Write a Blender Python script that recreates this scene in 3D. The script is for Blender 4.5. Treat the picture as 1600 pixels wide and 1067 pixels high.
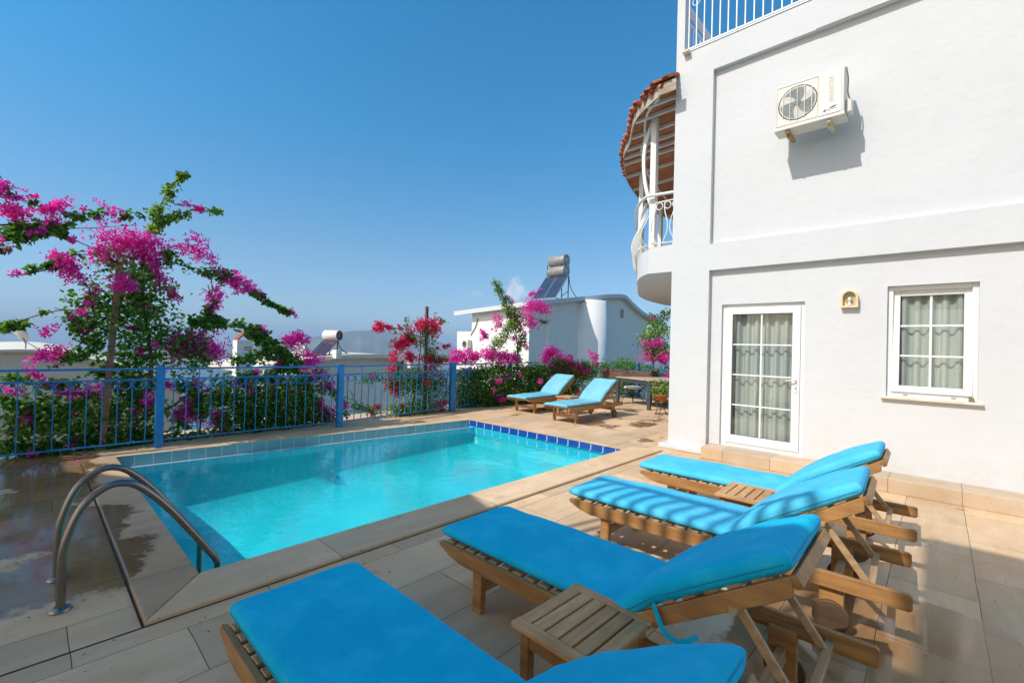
SKY_STR = 0.15; SUN_STR = 3.1; EXPOSURE = 0.37; HAZE = 1.8e-4; WVOL = 0
SKYT = [(0, (.215, .275, .385)), (.04, (.235, .30, .41)), (.08, (.25, .31, .38)), (.18, (.245, .34, .375)), (.42, (.13, .405, .48)), (.6, (.105, .42, .51))]
CLOUD1 = (-.6746, .7283, .1205); CLOUD2 = (-.7345, .6697, .1096)
import bpy, math, random
import numpy as np
from mathutils import Vector, Matrix, Euler
R = math.radians
for o in list(bpy.data.objects): bpy.data.objects.remove(o)
scn = bpy.context.scene
COL = scn.collection
# ------------------------------------------------------------------ camera
cam = bpy.data.cameras.new("camera"); cam.lens = 15.93; cam.sensor_width = 36
cam.clip_start = 0.05; cam.clip_end = 60000
co = bpy.data.objects.new("camera", cam); COL.objects.link(co)
r_ = Vector((0.72785951, 0.68521471, 0.02648282)).normalized()
u_ = Vector((-0.01237297, -0.02549041, 0.99959849)).normalized()
b_ = r_.cross(u_)
m = Matrix((r_, u_, b_)).transposed().to_4x4(); m.translation = Vector((0, 0, 1.6))
co.matrix_world = m
scn.camera = co
# ------------------------------------------------------------------ light
SUN = Vector((-.24, -.95, 1.0)).normalized()
EL = math.asin(SUN.z); AZ = math.atan2(SUN.x, SUN.y) % (2*math.pi)
w = bpy.data.worlds.new("World"); scn.world = w; w.use_nodes = True
wn = w.node_tree; wn.nodes.clear()
sky = wn.nodes.new("ShaderNodeTexSky"); sky.sky_type = 'NISHITA'; sky.sun_disc = False
sky.sun_elevation = EL; sky.sun_rotation = AZ; sky.altitude = 0; sky.air_density = 1.0; sky.dust_density = 0.7; sky.ozone_density = 3.0
bg = wn.nodes.new("ShaderNodeBackground"); bg.inputs[1].default_value = SKY_STR
wo = wn.nodes.new("ShaderNodeOutputWorld")
hsv = wn.nodes.new("ShaderNodeHueSaturation"); hsv.inputs['Saturation'].default_value = 1.0
tc = wn.nodes.new("ShaderNodeTexCoord")
sxz = wn.nodes.new("ShaderNodeSeparateXYZ"); wn.links.new(tc.outputs['Generated'], sxz.inputs[0])
tr_ = wn.nodes.new("ShaderNodeValToRGB"); el_ = tr_.color_ramp.elements
while len(el_) < len(SKYT): el_.new(.5)
for i, (p_, c_) in enumerate(SKYT): el_[i].position = p_; el_[i].color = (*c_, 1)
wn.links.new(sxz.outputs['Z'], tr_.inputs[0])
tm = wn.nodes.new("ShaderNodeMixRGB"); tm.blend_type = 'MULTIPLY'; tm.inputs[0].default_value = 1
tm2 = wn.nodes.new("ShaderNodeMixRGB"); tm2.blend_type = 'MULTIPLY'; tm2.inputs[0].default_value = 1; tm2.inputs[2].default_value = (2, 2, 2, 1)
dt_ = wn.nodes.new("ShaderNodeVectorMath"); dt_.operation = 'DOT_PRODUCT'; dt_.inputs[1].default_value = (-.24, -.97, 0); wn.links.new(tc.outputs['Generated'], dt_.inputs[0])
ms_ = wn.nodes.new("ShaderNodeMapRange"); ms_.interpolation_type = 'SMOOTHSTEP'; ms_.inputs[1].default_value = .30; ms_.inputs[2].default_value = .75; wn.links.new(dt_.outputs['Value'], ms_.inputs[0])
mg_ = wn.nodes.new("ShaderNodeMixRGB"); mg_.inputs[2].default_value = (.86, .62, .40, 1); wn.links.new(ms_.outputs[0], mg_.inputs[0]); wn.links.new(tr_.outputs[0], mg_.inputs[1])  # sky on the sun side tinted brighter and warmer as added fill light
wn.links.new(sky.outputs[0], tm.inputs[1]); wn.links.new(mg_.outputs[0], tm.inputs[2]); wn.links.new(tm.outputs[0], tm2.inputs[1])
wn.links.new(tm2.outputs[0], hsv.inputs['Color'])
# two small fair-weather clouds low in the sky (noise inside two small patches of directions)
def wdir_mask(d, rx, soft):
    sub = wn.nodes.new("ShaderNodeVectorMath"); sub.operation = 'SUBTRACT'; sub.inputs[1].default_value = d
    wn.links.new(tc.outputs['Generated'], sub.inputs[0])
    sc = wn.nodes.new("ShaderNodeVectorMath"); sc.operation = 'MULTIPLY'; sc.inputs[1].default_value = (1/rx, 1/rx, 1/soft)
    wn.links.new(sub.outputs[0], sc.inputs[0])
    ln = wn.nodes.new("ShaderNodeVectorMath"); ln.operation = 'LENGTH'; wn.links.new(sc.outputs[0], ln.inputs[0])
    return ln.outputs['Value']
cd = [Vector(CLOUD1).normalized(), Vector(CLOUD2).normalized()]
nz = wn.nodes.new("ShaderNodeTexNoise"); nz.inputs['Scale'].default_value = 55; nz.inputs['Detail'].default_value = 6
wn.links.new(tc.outputs['Generated'], nz.inputs['Vector'])
prev = hsv.outputs[0]
for d, rx, sz, amt in ((cd[0], .040, .050, .85), (cd[1], .03, .016, .2)):
    v = wdir_mask(d, rx, sz)
    a = wn.nodes.new("ShaderNodeMath"); a.operation = 'MULTIPLY_ADD'; a.inputs[1].default_value = 2.2; wn.links.new(nz.outputs['Fac'], a.inputs[0])
    neg = wn.nodes.new("ShaderNodeMath"); neg.operation = 'MULTIPLY'; neg.inputs[1].default_value = -1.3; wn.links.new(v, neg.inputs[0])
    wn.links.new(neg.outputs[0], a.inputs[2])
    mr = wn.nodes.new("ShaderNodeMapRange"); mr.inputs[1].default_value = .15; mr.inputs[2].default_value = 1.1; mr.inputs[3].default_value = 0; mr.inputs[4].default_value = amt
    mr.interpolation_type = 'SMOOTHSTEP'
    wn.links.new(a.outputs[0], mr.inputs[0])
    mx = wn.nodes.new("ShaderNodeMixRGB"); mx.inputs[2].default_value = (4.2, 4.4, 4.9, 1)
    wn.links.new(mr.outputs[0], mx.inputs[0]); wn.links.new(prev, mx.inputs[1]); prev = mx.outputs[0]
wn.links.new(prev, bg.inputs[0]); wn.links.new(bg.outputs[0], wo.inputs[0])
sl = bpy.data.lights.new("sun", 'SUN'); sl.energy = SUN_STR; sl.angle = R(.53); sl.color = (1, .955, .885)
so = bpy.data.objects.new("sun", sl); COL.objects.link(so)
so.rotation_euler = SUN.to_track_quat('Z', 'Y').to_euler(); so.location = (0, 0, 20)
vs = scn.view_settings; vs.view_transform = 'Standard'; vs.look = 'None'; vs.gamma = 1; vs.exposure = EXPOSURE
scn.cycles.max_bounces = 10; scn.cycles.transparent_max_bounces = 24
scn.cycles.caustics_reflective = False; scn.cycles.caustics_refractive = False

# ------------------------------------------------------------------ materials
MATS = {}
def nmat(name):
    m = bpy.data.materials.new(name); m.use_nodes = True
    return m, m.node_tree, m.node_tree.nodes['Principled BSDF']
def N(t, k, **kw):
    n = t.nodes.new(k)
    for a, v in kw.items():
        if isinstance(v, tuple) and a.startswith('i'): pass
        setattr(n, a, v)
    return n
def coords(t, scale=(1, 1, 1), rot=(0, 0, 0), space='Object', loc=(0, 0, 0)):
    c = t.nodes.new("ShaderNodeTexCoord"); mp = t.nodes.new("ShaderNodeMapping")
    mp.inputs['Scale'].default_value = scale; mp.inputs['Rotation'].default_value = rot; mp.inputs['Location'].default_value = loc
    t.links.new(c.outputs[space], mp.inputs[0]); return mp.outputs[0]
def noise(t, vec, scale, detail=5, rough=.55):
    n = t.nodes.new("ShaderNodeTexNoise"); n.inputs['Scale'].default_value = scale; n.inputs['Detail'].default_value = detail
    n.inputs['Roughness'].default_value = rough; t.links.new(vec, n.inputs['Vector']); return n.outputs['Fac']
def ramp(t, fac, stops):
    r = t.nodes.new("ShaderNodeValToRGB"); e = r.color_ramp.elements
    while len(e) < len(stops): e.new(.5)
    for i, (p, c) in enumerate(stops):
        e[i].position = p; e[i].color = (*c, 1) if len(c) == 3 else c
    t.links.new(fac, r.inputs[0]); return r.outputs[0]
def mixc(t, fac, a, b, mode='MIX'):
    mx = t.nodes.new("ShaderNodeMixRGB"); mx.blend_type = mode
    for i, v in ((0, fac), (1, a), (2, b)):
        if isinstance(v, (int, float)): mx.inputs[i].default_value = v
        elif isinstance(v, tuple): mx.inputs[i].default_value = (*v, 1)
        else: t.links.new(v, mx.inputs[i])
    return mx.outputs[0]
def mathn(t, op, a, b=None, c=None):
    mn = t.nodes.new("ShaderNodeMath"); mn.operation = op
    for i, v in enumerate((a, b, c)):
        if v is None: continue
        if isinstance(v, (int, float)): mn.inputs[i].default_value = v
        else: t.links.new(v, mn.inputs[i])
    return mn.outputs[0]
def maprange(t, v, a, b, c=0, d=1, smooth=True):
    mr = t.nodes.new("ShaderNodeMapRange"); mr.inputs[1].default_value = a; mr.inputs[2].default_value = b
    mr.inputs[3].default_value = c; mr.inputs[4].default_value = d
    if smooth: mr.interpolation_type = 'SMOOTHSTEP'
    t.links.new(v, mr.inputs[0]); return mr.outputs[0]
def bump(t, p, h, strength=.3, dist=.01):
    b = t.nodes.new("ShaderNodeBump"); b.inputs['Strength'].default_value = strength; b.inputs['Distance'].default_value = dist
    t.links.new(h, b.inputs['Height']); t.links.new(b.outputs[0], p.inputs['Normal']); return b
def simple(name, col, rough=.6, metal=0, var=.12, scale=6, bmp=0, spec=.5):
    m, t, p = nmat(name)
    v = coords(t); f = noise(t, v, scale, 5)
    c0 = tuple(max(0, x*(1-var)) for x in col); c1 = tuple(min(1, x*(1+var)) for x in col)
    t.links.new(ramp(t, f, [(.3, c0), (.7, c1)]), p.inputs['Base Color'])
    p.inputs['Roughness'].default_value = rough; p.inputs['Metallic'].default_value = metal
    p.inputs['Specular IOR Level'].default_value = spec
    if bmp: bump(t, p, noise(t, v, scale*12, 4), bmp, .004)
    MATS[name] = m; return m
def m_stucco(name, col, sp=.18):
    m, t, p = nmat(name); v = coords(t, space='Object')
    f = noise(t, v, 1.1, 6, .6); f2 = noise(t, coords(t, (6, 6, .5)), 1.0, 4)
    c = ramp(t, f, [(.3, tuple(x*.955 for x in col)), (.7, col)])
    c = mixc(t, maprange(t, f2, .55, .8, 0, .12), c, tuple(x*f_ for x, f_ in zip(col, (.80, .76, .68))))
    # splash-back dirt just over the paving
    g = t.nodes.new("ShaderNodeNewGeometry"); sx = t.nodes.new("ShaderNodeSeparateXYZ"); t.links.new(g.outputs['Position'], sx.inputs[0])
    low = maprange(t, sx.outputs['Z'], .1, .62, 1, 0)
    d = mathn(t, 'MULTIPLY', low, maprange(t, noise(t, v, 5, 6, .7), .42, .7))
    c = mixc(t, mathn(t, 'MULTIPLY', d, .3), c, (.55, .45, .33))
    t.links.new(c, p.inputs['Base Color']); p.inputs['Roughness'].default_value = .88
    p.inputs['Specular IOR Level'].default_value = sp
    h = mathn(t, 'ADD', noise(t, v, 7, 4), mathn(t, 'MULTIPLY', noise(t, v, 90, 3), .18))
    bump(t, p, h, .35, .018); MATS[name] = m; return m
m_stucco('white_stucco', (.655, .67, .69)); m_stucco('far_stucco', (.84, .82, .79)); m_stucco('cream_stucco', (.76, .69, .58))
m_stucco('soffit', (.74, .68, .58))
def m_traver(name, slab=None, base=(.66, .47, .295), wet=0, dark=1):
    m, t, p = nmat(name); v = coords(t)
    band = noise(t, coords(t, (7, 1.5, 3)), 1.0, 8, .66) if slab is None or slab[2] else noise(t, coords(t, (1.5, 7, 3)), 1.0, 8, .66)
    big = noise(t, v, .55, 4); mid = noise(t, v, 2.4, 6, .6)
    b = tuple(x*dark for x in base)
    c = ramp(t, band, [(.28, tuple(x*f for x, f in zip(b, (.86, .81, .73)))), (.5, b), (.74, tuple(min(1, x*f) for x, f in zip(b, (1.22, 1.28, 1.36))))])
    c = mixc(t, maprange(t, mid, .38, .7, 0, .55), c, tuple(x*f for x, f in zip(b, (1.12, 1.2, 1.3))))
    c = mixc(t, maprange(t, big, .4, .65, 0, .4), c, tuple(x*f for x, f in zip(b, (.86, .74, .55))))
    pit = noise(t, coords(t, (60, 14, 30)), 1, 3); c = mixc(t, maprange(t, pit, .66, .72, 0, .55), c, tuple(x*.35 for x in b))
    hgt = mathn(t, 'MULTIPLY', pit, -.3)
    if slab:
        br = t.nodes.new("ShaderNodeTexBrick"); br.offset = .5; br.inputs['Scale'].default_value = 1
        br.inputs['Brick Width'].default_value = slab[0]; br.inputs['Row Height'].default_value = slab[1]
        br.inputs['Mortar Size'].default_value = .0022; br.inputs['Mortar Smooth'].default_value = .15
        br.inputs['Color1'].default_value = (.80, .80, .80, 1); br.inputs['Color2'].default_value = (1.12, 1.08, 1.04, 1); br.inputs['Bias'].default_value = .15
        wob = t.nodes.new("ShaderNodeVectorMath"); wob.operation = 'ADD'
        nn = t.nodes.new("ShaderNodeTexNoise"); nn.inputs['Scale'].default_value = 3; t.links.new(v, nn.inputs['Vector'])
        s_ = t.nodes.new("ShaderNodeVectorMath"); s_.operation = 'SCALE'; s_.inputs['Scale'].default_value = .010; t.links.new(nn.outputs['Color'], s_.inputs[0])
        rot = coords(t, rot=(0, 0, R(90) if slab[2] else 0), loc=slab[3])
        t.links.new(rot, wob.inputs[0]); t.links.new(s_.outputs[0], wob.inputs[1]); t.links.new(wob.outputs[0], br.inputs['Vector'])
        c = mixc(t, 1.0, c, br.outputs['Color'], 'MULTIPLY')
        c = mixc(t, mathn(t, 'MULTIPLY', br.outputs['Fac'], maprange(t, noise(t, v, 1.6, 3), .35, .6, .45, .95)), c, (.12, .075, .045))
        hgt = mathn(t, 'ADD', hgt, mathn(t, 'MULTIPLY', br.outputs['Fac'], -2.0))
        hgt = mathn(t, 'ADD', hgt, mathn(t, 'MULTIPLY', br.outputs['Color'], .12))
    sp_ = noise(t, coords(t, (1, 1, 1), loc=(5, 3, 0)), 38, 3, .6); c = mixc(t, maprange(t, sp_, .68, .73, 0, .6), c, (.10, .07, .05))
    gr_ = noise(t, coords(t, (1, 1, 1), loc=(9, 1, 0)), 1.9, 8, .7); c = mixc(t, maprange(t, gr_, .56, .70, 0, .5), c, tuple(x*.55 for x in b))
    rough = .62
    if wet:
        g = t.nodes.new("ShaderNodeNewGeometry"); sx = t.nodes.new("ShaderNodeSeparateXYZ"); t.links.new(g.outputs['Position'], sx.inputs[0])
        X, Y = sx.outputs['X'], sx.outputs['Y']
        left = mathn(t, 'MULTIPLY', maprange(t, X, -3.0, -4.3, 0, 1), maprange(t, Y, 1.1, .2, 0, 1))
        pud = mathn(t, 'MULTIPLY', mathn(t, 'MULTIPLY', maprange(t, X, -1.1, -.5, 0, 1), maprange(t, X, .28, .45, 1, 0)), mathn(t, 'MULTIPLY', maprange(t, Y, 4.15, 3.8, 0, 1), maprange(t, Y, .6, 1.2, 0, 1)))
        pud = mathn(t, 'MULTIPLY', pud, 1.8)
        far = mathn(t, 'MULTIPLY', maprange(t, Y, 6.9, 8.2, 0, 1), .42)
        reg = mathn(t, 'MAXIMUM', mathn(t, 'MAXIMUM', left, pud), far)
        wn_ = noise(t, v, 1.15, 5, .62)
        wetm = maprange(t, mathn(t, 'ADD', wn_, mathn(t, 'MULTIPLY', reg, .30)), .66, .72)
        c = mixc(t, wetm, c, mixc(t, 1.0, c, (.44, .37, .30), 'MULTIPLY'))
        rgh = mathn(t, 'MULTIPLY_ADD', wetm, -.55, rough)
        rgh = mathn(t, 'ADD', rgh, mathn(t, 'MULTIPLY', maprange(t, mid, .4, .6), .10))
        t.links.new(rgh, p.inputs['Roughness'])
        hgt = mathn(t, 'MULTIPLY', hgt, mathn(t, 'MULTIPLY_ADD', wetm, -.85, 1))
    else: p.inputs['Roughness'].default_value = rough
    t.links.new(c, p.inputs['Base Color']); bump(t, p, hgt, .6, .004)
    MATS[name] = m; return m
m_traver('paving', (.92, .46, True, (.17, .24, 0)), wet=1)
m_traver('coping_stone', (1.6, 5, True, (0, 2.3, 0)), base=(.68, .49, .31))
m_traver('coping_across', (5, 1.15, True, (2.3, 0.3, 0)), base=(.50, .35, .22), wet=1)
m_traver('step_stone', (.62, .9, False, (.1, .3, 0)), base=(.56, .44, .32)); m_traver('sill_stone', None, base=(.72, .62, .52))
def m_tile(name, col, w_, h_, grout=(.55, .6, .6), gs=.006, rough=.12, axis='xz', c2=.85):
    m, t, p = nmat(name)
    rot = {'xz': (R(90), 0, 0), 'yz': (R(90), 0, R(90)), 'xy': (0, 0, 0)}[axis]
    c = t.nodes.new("ShaderNodeTexCoord"); sx = t.nodes.new("ShaderNodeSeparateXYZ"); t.links.new(c.outputs['Object'], sx.inputs[0])
    cb = t.nodes.new("ShaderNodeCombineXYZ"); t.links.new(sx.outputs[axis[0].upper()], cb.inputs[0]); t.links.new(sx.outputs[axis[1].upper()], cb.inputs[1])
    br = t.nodes.new("ShaderNodeTexBrick"); br.offset = 0; br.inputs['Scale'].default_value = 1
    br.inputs['Brick Width'].default_value = w_; br.inputs['Row Height'].default_value = h_; br.inputs['Mortar Size'].default_value = gs
    br.inputs['Color1'].default_value = (*col, 1); br.inputs['Color2'].default_value = (*tuple(x*c2 for x in col), 1); br.inputs['Mortar'].default_value = (*grout, 1)
    t.links.new(cb.outputs[0], br.inputs['Vector']); t.links.new(br.outputs['Color'], p.inputs['Base Color'])
    p.inputs['Roughness'].default_value = rough; bump(t, p, mathn(t, 'MULTIPLY', br.outputs['Fac'], -1), .4, .003)
    MATS[name] = m
m_tile('blue_tile', (.01, .07, .36), .235, .5, (.55, .65, .75), .008)
m_tile('aqua_tile', (.17, .38, .42), .20, .5, (.45, .52, .50), .006, axis='yz')
m_tile('pool_tile_y', (.03, .70, .78), .05, .05, (.08, .50, .55), .002, .3, 'yz', .9)
m_tile('pool_tile_x', (.03, .70, .78), .05, .05, (.08, .50, .55), .002, .3, 'xz', .9)
def m_poolfloor():
    m, t, p = nmat('pool_floor'); v = coords(t)
    vo = t.nodes.new("ShaderNodeTexVoronoi"); vo.feature = 'SMOOTH_F1'; vo.inputs['Scale'].default_value = 24; t.links.new(v, vo.inputs['Vector'])
    c = mixc(t, maprange(t, noise(t, v, 1.3, 4), .35, .7), (.02, .66, .72), (.04, .76, .78))
    c = mixc(t, maprange(t, vo.outputs['Distance'], .2, .6, 0, .2), c, (.02, .40, .50))
    t.links.new(c, p.inputs['Base Color']); p.inputs['Roughness'].default_value = .4; MATS['pool_floor'] = m
m_poolfloor()
def m_water():
    m, t, p = nmat('water'); t.nodes.remove(p)
    out = t.nodes['Material Output']; v = coords(t)
    tr = t.nodes.new("ShaderNodeBsdfTransparent"); tr.inputs[0].default_value = (.80, .97, .98, 1)
    gl = t.nodes.new("ShaderNodeBsdfGlossy"); gl.inputs['Roughness'].default_value = .015; gl.inputs[0].default_value = (.95, .97, 1, 1)
    fr = t.nodes.new("ShaderNodeLayerWeight"); fr.inputs[0].default_value = .5
    mx = t.nodes.new("ShaderNodeMixShader")
    b = t.nodes.new("ShaderNodeBump"); b.inputs['Strength'].default_value = .7; b.inputs['Distance'].default_value = .016
    h = mathn(t, 'ADD', noise(t, coords(t, (1, 1, 1)), 2.2, 3, .5), mathn(t, 'ADD', mathn(t, 'MULTIPLY', noise(t, v, 8, 3, .55), .30), mathn(t, 'MULTIPLY', noise(t, v, 26, 2, .5), .06)))
    t.links.new(h, b.inputs['Height'])
    for n in (gl, fr): t.links.new(b.outputs[0], n.inputs['Normal'])
    F_ = mathn(t, 'MULTIPLY_ADD', mathn(t, 'POWER', fr.outputs['Facing'], 4.2), .95, .03); t.links.new(F_, mx.inputs[0])
    t.links.new(tr.outputs[0], mx.inputs[1]); t.links.new(gl.outputs[0], mx.inputs[2]); t.links.new(mx.outputs[0], out.inputs[0])
    if WVOL:
        vo = t.nodes.new('ShaderNodeVolumePrincipled'); vo.inputs['Density'].default_value = WVOL; vo.inputs['Color'].default_value = (.16, .93, 1, 1); vo.inputs['Absorption Color'].default_value = (.3, .9, 1, 1)
        t.links.new(vo.outputs[0], out.inputs['Volume'])
    MATS['water'] = m
m_water()
def m_glass(name, tint=(.84, .87, .85)):
    m, t, p = nmat(name); t.nodes.remove(p); out = t.nodes['Material Output']
    tr = t.nodes.new("ShaderNodeBsdfTransparent"); tr.inputs[0].default_value = (*tint, 1)
    gl = t.nodes.new("ShaderNodeBsdfGlossy"); gl.inputs['Roughness'].default_value = .02
    fr = t.nodes.new("ShaderNodeLayerWeight"); fr.inputs[0].default_value = .5
    f2 = mathn(t, 'MULTIPLY_ADD', mathn(t, 'POWER', fr.outputs['Facing'], 4), .85, .10)
    mx = t.nodes.new("ShaderNodeMixShader"); t.links.new(f2, mx.inputs[0]); t.links.new(tr.outputs[0], mx.inputs[1]); t.links.new(gl.outputs[0], mx.inputs[2])
    t.links.new(mx.outputs[0], out.inputs[0]); MATS[name] = m
m_glass('glass'); m_glass('clear_glass', (.95, .95, .93))
def m_wood(name, c0, c1, sc=(2, 26, 26), rough=.5, knot=True):
    m, t, p = nmat(name); oi = t.nodes.new("ShaderNodeNewGeometry")
    v = coords(t, sc); add = t.nodes.new("ShaderNodeVectorMath"); add.operation = 'ADD'
    cb = t.nodes.new("ShaderNodeCombineXYZ"); rv = mathn(t, 'MULTIPLY', oi.outputs['Random Per Island'], 37)
    for i in range(3): t.links.new(rv, cb.inputs[i])
    t.links.new(v, add.inputs[0]); t.links.new(cb.outputs[0], add.inputs[1])
    f = noise(t, add.outputs[0], 1.2, 6, .6)
    c = ramp(t, f, [(.3, c0), (.52, tuple((a+b)/2 for a, b in zip(c0, c1))), (.72, c1)])
    big = noise(t, coords(t, (3, 5, 5)), 1, 3)
    c = mixc(t, maprange(t, big, .42, .7, 0, .5), c, tuple(x*.62 for x in c0))
    c = mixc(t, 1, c, ramp(t, oi.outputs['Random Per Island'], [(0, (.82, .80, .78)), (1, (1.0, 1.0, 1.0))]), 'MULTIPLY')
    if knot:
        vo = t.nodes.new("ShaderNodeTexVoronoi"); vo.inputs['Scale'].default_value = 3.2; t.links.new(coords(t, (.9, 2.2, 2.2)), vo.inputs['Vector'])
        c = mixc(t, maprange(t, vo.outputs['Distance'], .10, .03, 0, .75), c, tuple(x*.3 for x in c0))
    t.links.new(c, p.inputs['Base Color']); p.inputs['Roughness'].default_value = rough
    bump(t, p, f, .25, .002); MATS[name] = m
m_wood('teak', (.36, .16, .048), (.60, .32, .115)); m_wood('teak_dark', (.08, .045, .025), (.16, .09, .05), (3, 3, 20)); m_wood('teak_y', (.40, .235, .115), (.62, .41, .22), (26, 2, 26))
m_wood('bleached_teak', (.50, .25, .10), (.78, .47, .22), (26, 2, 26), .7); m_wood('bleached_teak_x', (.50, .25, .10), (.78, .47, .22), (2, 26, 26), .7)
m_wood('old_pole', (.09, .05, .035), (.20, .115, .075), (20, 20, 2), .8, False)
m_wood('bark', (.10, .07, .05), (.24, .18, .13), (12, 12, 3), .9, False)
m_wood('roof_board', (.34, .10, .035), (.62, .24, .09), (2, 22, 3), .7, False)
m_wood('weathered_fascia', (.38, .29, .22), (.62, .54, .46), (2, 2, 20), .85, False)
m_wood('brown_box', (.10, .05, .035), (.22, .13, .09), (2, 20, 20), .8, False)
def m_fabric(name, c0, c1):
    m, t, p = nmat(name); v = coords(t)
    c = mixc(t, maprange(t, noise(t, v, 2.2, 5, .6), .35, .7), c0, c1)
    st = noise(t, coords(t, (18, 18, 18)), 1, 3, .5); c = mixc(t, maprange(t, st, .74, .78, 0, .5), c, tuple(x*.35 for x in c0))
    fd_ = noise(t, coords(t, (1, 1, 1), loc=(3, 7, 1)), 5.5, 7, .65); c = mixc(t, maprange(t, fd_, .42, .68, 0, .28), c, tuple(min(1, x*1.25+.05) for x in c1))
    t.links.new(c, p.inputs['Base Color']); p.inputs['Roughness'].default_value = .8; p.inputs['Specular IOR Level'].default_value = .12
    w1 = noise(t, coords(t, (2.5, 9, 4)), 1, 3, .5); w2 = noise(t, v, 520, 2)
    wr = t.nodes.new("ShaderNodeTexNoise"); wr.inputs['Scale'].default_value = 3.2; wr.inputs['Detail'].default_value = 3; wr.inputs['Distortion'].default_value = 1.6; t.links.new(coords(t, (1, 2.6, 1), (0, 0, .5)), wr.inputs['Vector'])
    cr = mathn(t, 'ABSOLUTE', mathn(t, 'SUBTRACT', wr.outputs['Fac'], .5)); cr = maprange(t, cr, 0, .05, -1, 0)
    w1 = mathn(t, 'ADD', w1, mathn(t, 'MULTIPLY', cr, .10))
    bump(t, p, mathn(t, 'ADD', w1, mathn(t, 'MULTIPLY', w2, .03)), .6, .018); MATS[name] = m
m_fabric('cushion_blue', (.002, .47, .76), (.004, .53, .83)); m_fabric('cushion_faded', (.16, .47, .60), (.22, .52, .64))
m_fabric('cushion_mid', (.06, .50, .76), (.10, .55, .80))
m_fabric('cushion_teal', (.006, .22, .46), (.012, .255, .50))
simple('seam_blue', (.004, .30, .52), .8); simple('steel', (.25, .23, .21), .27, 1, .05, 3); simple('dull_steel', (.42, .42, .42), .4, 1)
simple('fence_blue', (.012, .20, .50), .42, 0, .18, 5, .1); simple('fence_blue_dark', (.02, .13, .34), .5, 0, .2, 4)
simple('white_paint', (.76, .76, .75), .45, 0, .04); simple('pvc', (.80, .80, .79), .28, 0, .02); simple('gasket', (.12, .12, .12), .6)
simple('ac_white', (.66, .645, .60), .45, 0, .05); simple('ac_panel', (.70, .68, .65), .5, 0, .03); simple('ac_dark', (.06, .075, .075), .6); simple('ac_blade', (.10, .14, .14), .5)
simple('rusty', (.42, .24, .10), .8, 0, .5, 20); simple('cream_metal', (.60, .52, .36), .5, 0, .2, 20)
simple('lamp_cream', (.74, .62, .38), .6, 0, .15, 14, .2); simple('letters', (.55, .51, .40), .6); simple('label_grey', (.10, .10, .11), .6); simple('label_white', (.8, .8, .8), .5)
simple('label_pink', (.7, .2, .25), .6)
simple('dark_metal', (.055, .065, .075), .5, 0, .15); simple('wrought', (.03, .028, .026), .6); simple('table_top', (.50, .38, .27), .6, 0, .1, 8)
simple('chair_cushion', (.72, .66, .56), .8, 0, .08); simple('terracotta', (.48, .15, .065), .8, 0, .2, 9); simple('soil', (.05, .035, .025), .9)
simple('tank', (.27, .27, .26), .5, .1, .2, 4); simple('white_tank', (.72, .71, .68), .4, 0, .1); simple('black_plastic', (.02, .02, .022), .35)
simple('solar', (.035, .055, .10), .12, 0, .15, 2); simple('solar_red', (.22, .03, .02), .5); simple('dish', (.50, .50, .48), .5)
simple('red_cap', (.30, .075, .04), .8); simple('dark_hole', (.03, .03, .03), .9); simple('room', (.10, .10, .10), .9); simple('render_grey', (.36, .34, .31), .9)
def m_curtain():
    m, t, p = nmat('curtain'); v = coords(t)
    c = ramp(t, noise(t, coords(t, (30, 30, .6)), 1, 4), [(.3, (.40, .44, .42)), (.7, (.60, .65, .63))])
    t.links.new(c, p.inputs['Base Color']); p.inputs['Roughness'].default_value = .9; MATS['curtain'] = m
m_curtain()
def m_leaf(name, cols, trans, tw=.35, rough=.5):
    m, t, p = nmat(name); g = t.nodes.new("ShaderNodeNewGeometry"); out = t.nodes['Material Output']
    c = ramp(t, g.outputs['Random Per Island'], [(i/(len(cols)-1), cc) for i, cc in enumerate(cols)])
    t.links.new(c, p.inputs['Base Color']); p.inputs['Roughness'].default_value = rough; p.inputs['Specular IOR Level'].default_value = .35
    tl = t.nodes.new("ShaderNodeBsdfTranslucent"); t.links.new(mixc(t, 1, c, trans, 'MULTIPLY'), tl.inputs[0])
    mx = t.nodes.new("ShaderNodeMixShader"); mx.inputs[0].default_value = tw
    t.links.new(p.outputs[0], mx.inputs[1]); t.links.new(tl.outputs[0], mx.inputs[2]); t.links.new(mx.outputs[0], out.inputs[0]); MATS[name] = m
m_leaf('leaf', [(.03, .085, .016), (.07, .17, .028), (.12, .26, .04), (.20, .36, .065)], (1.6, 1.9, .8), .42)
m_leaf('leaf_young', [(.07, .15, .025), (.15, .28, .04), (.24, .38, .06), (.34, .46, .10)], (1.5, 1.7, .8))
m_leaf('bract', [(.70, .012, .36), (.85, .03, .48), (.92, .06, .56), (.95, .20, .64)], (1.15, 1.2, 1.15), .5)
m_leaf('bract_red', [(.62, .01, .07), (.74, .015, .12), (.82, .04, .16), (.86, .10, .18)], (1.15, 1.2, 1.2), .45)
m_leaf('bract_white', [(.6, .58, .5), (.75, .70, .62)], (1, 1, 1), .3)
def m_rooftile():
    m, t, p = nmat('roof_tile'); v = coords(t)
    c = ramp(t, noise(t, v, 5, 6, .65), [(.3, (.14, .04, .02)), (.5, (.38, .10, .04)), (.72, (.52, .22, .11))])
    t.links.new(c, p.inputs['Base Color']); p.inputs['Roughness'].default_value = .85; bump(t, p, noise(t, v, 30, 4), .4, .01); MATS['roof_tile'] = m
m_rooftile()
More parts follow.
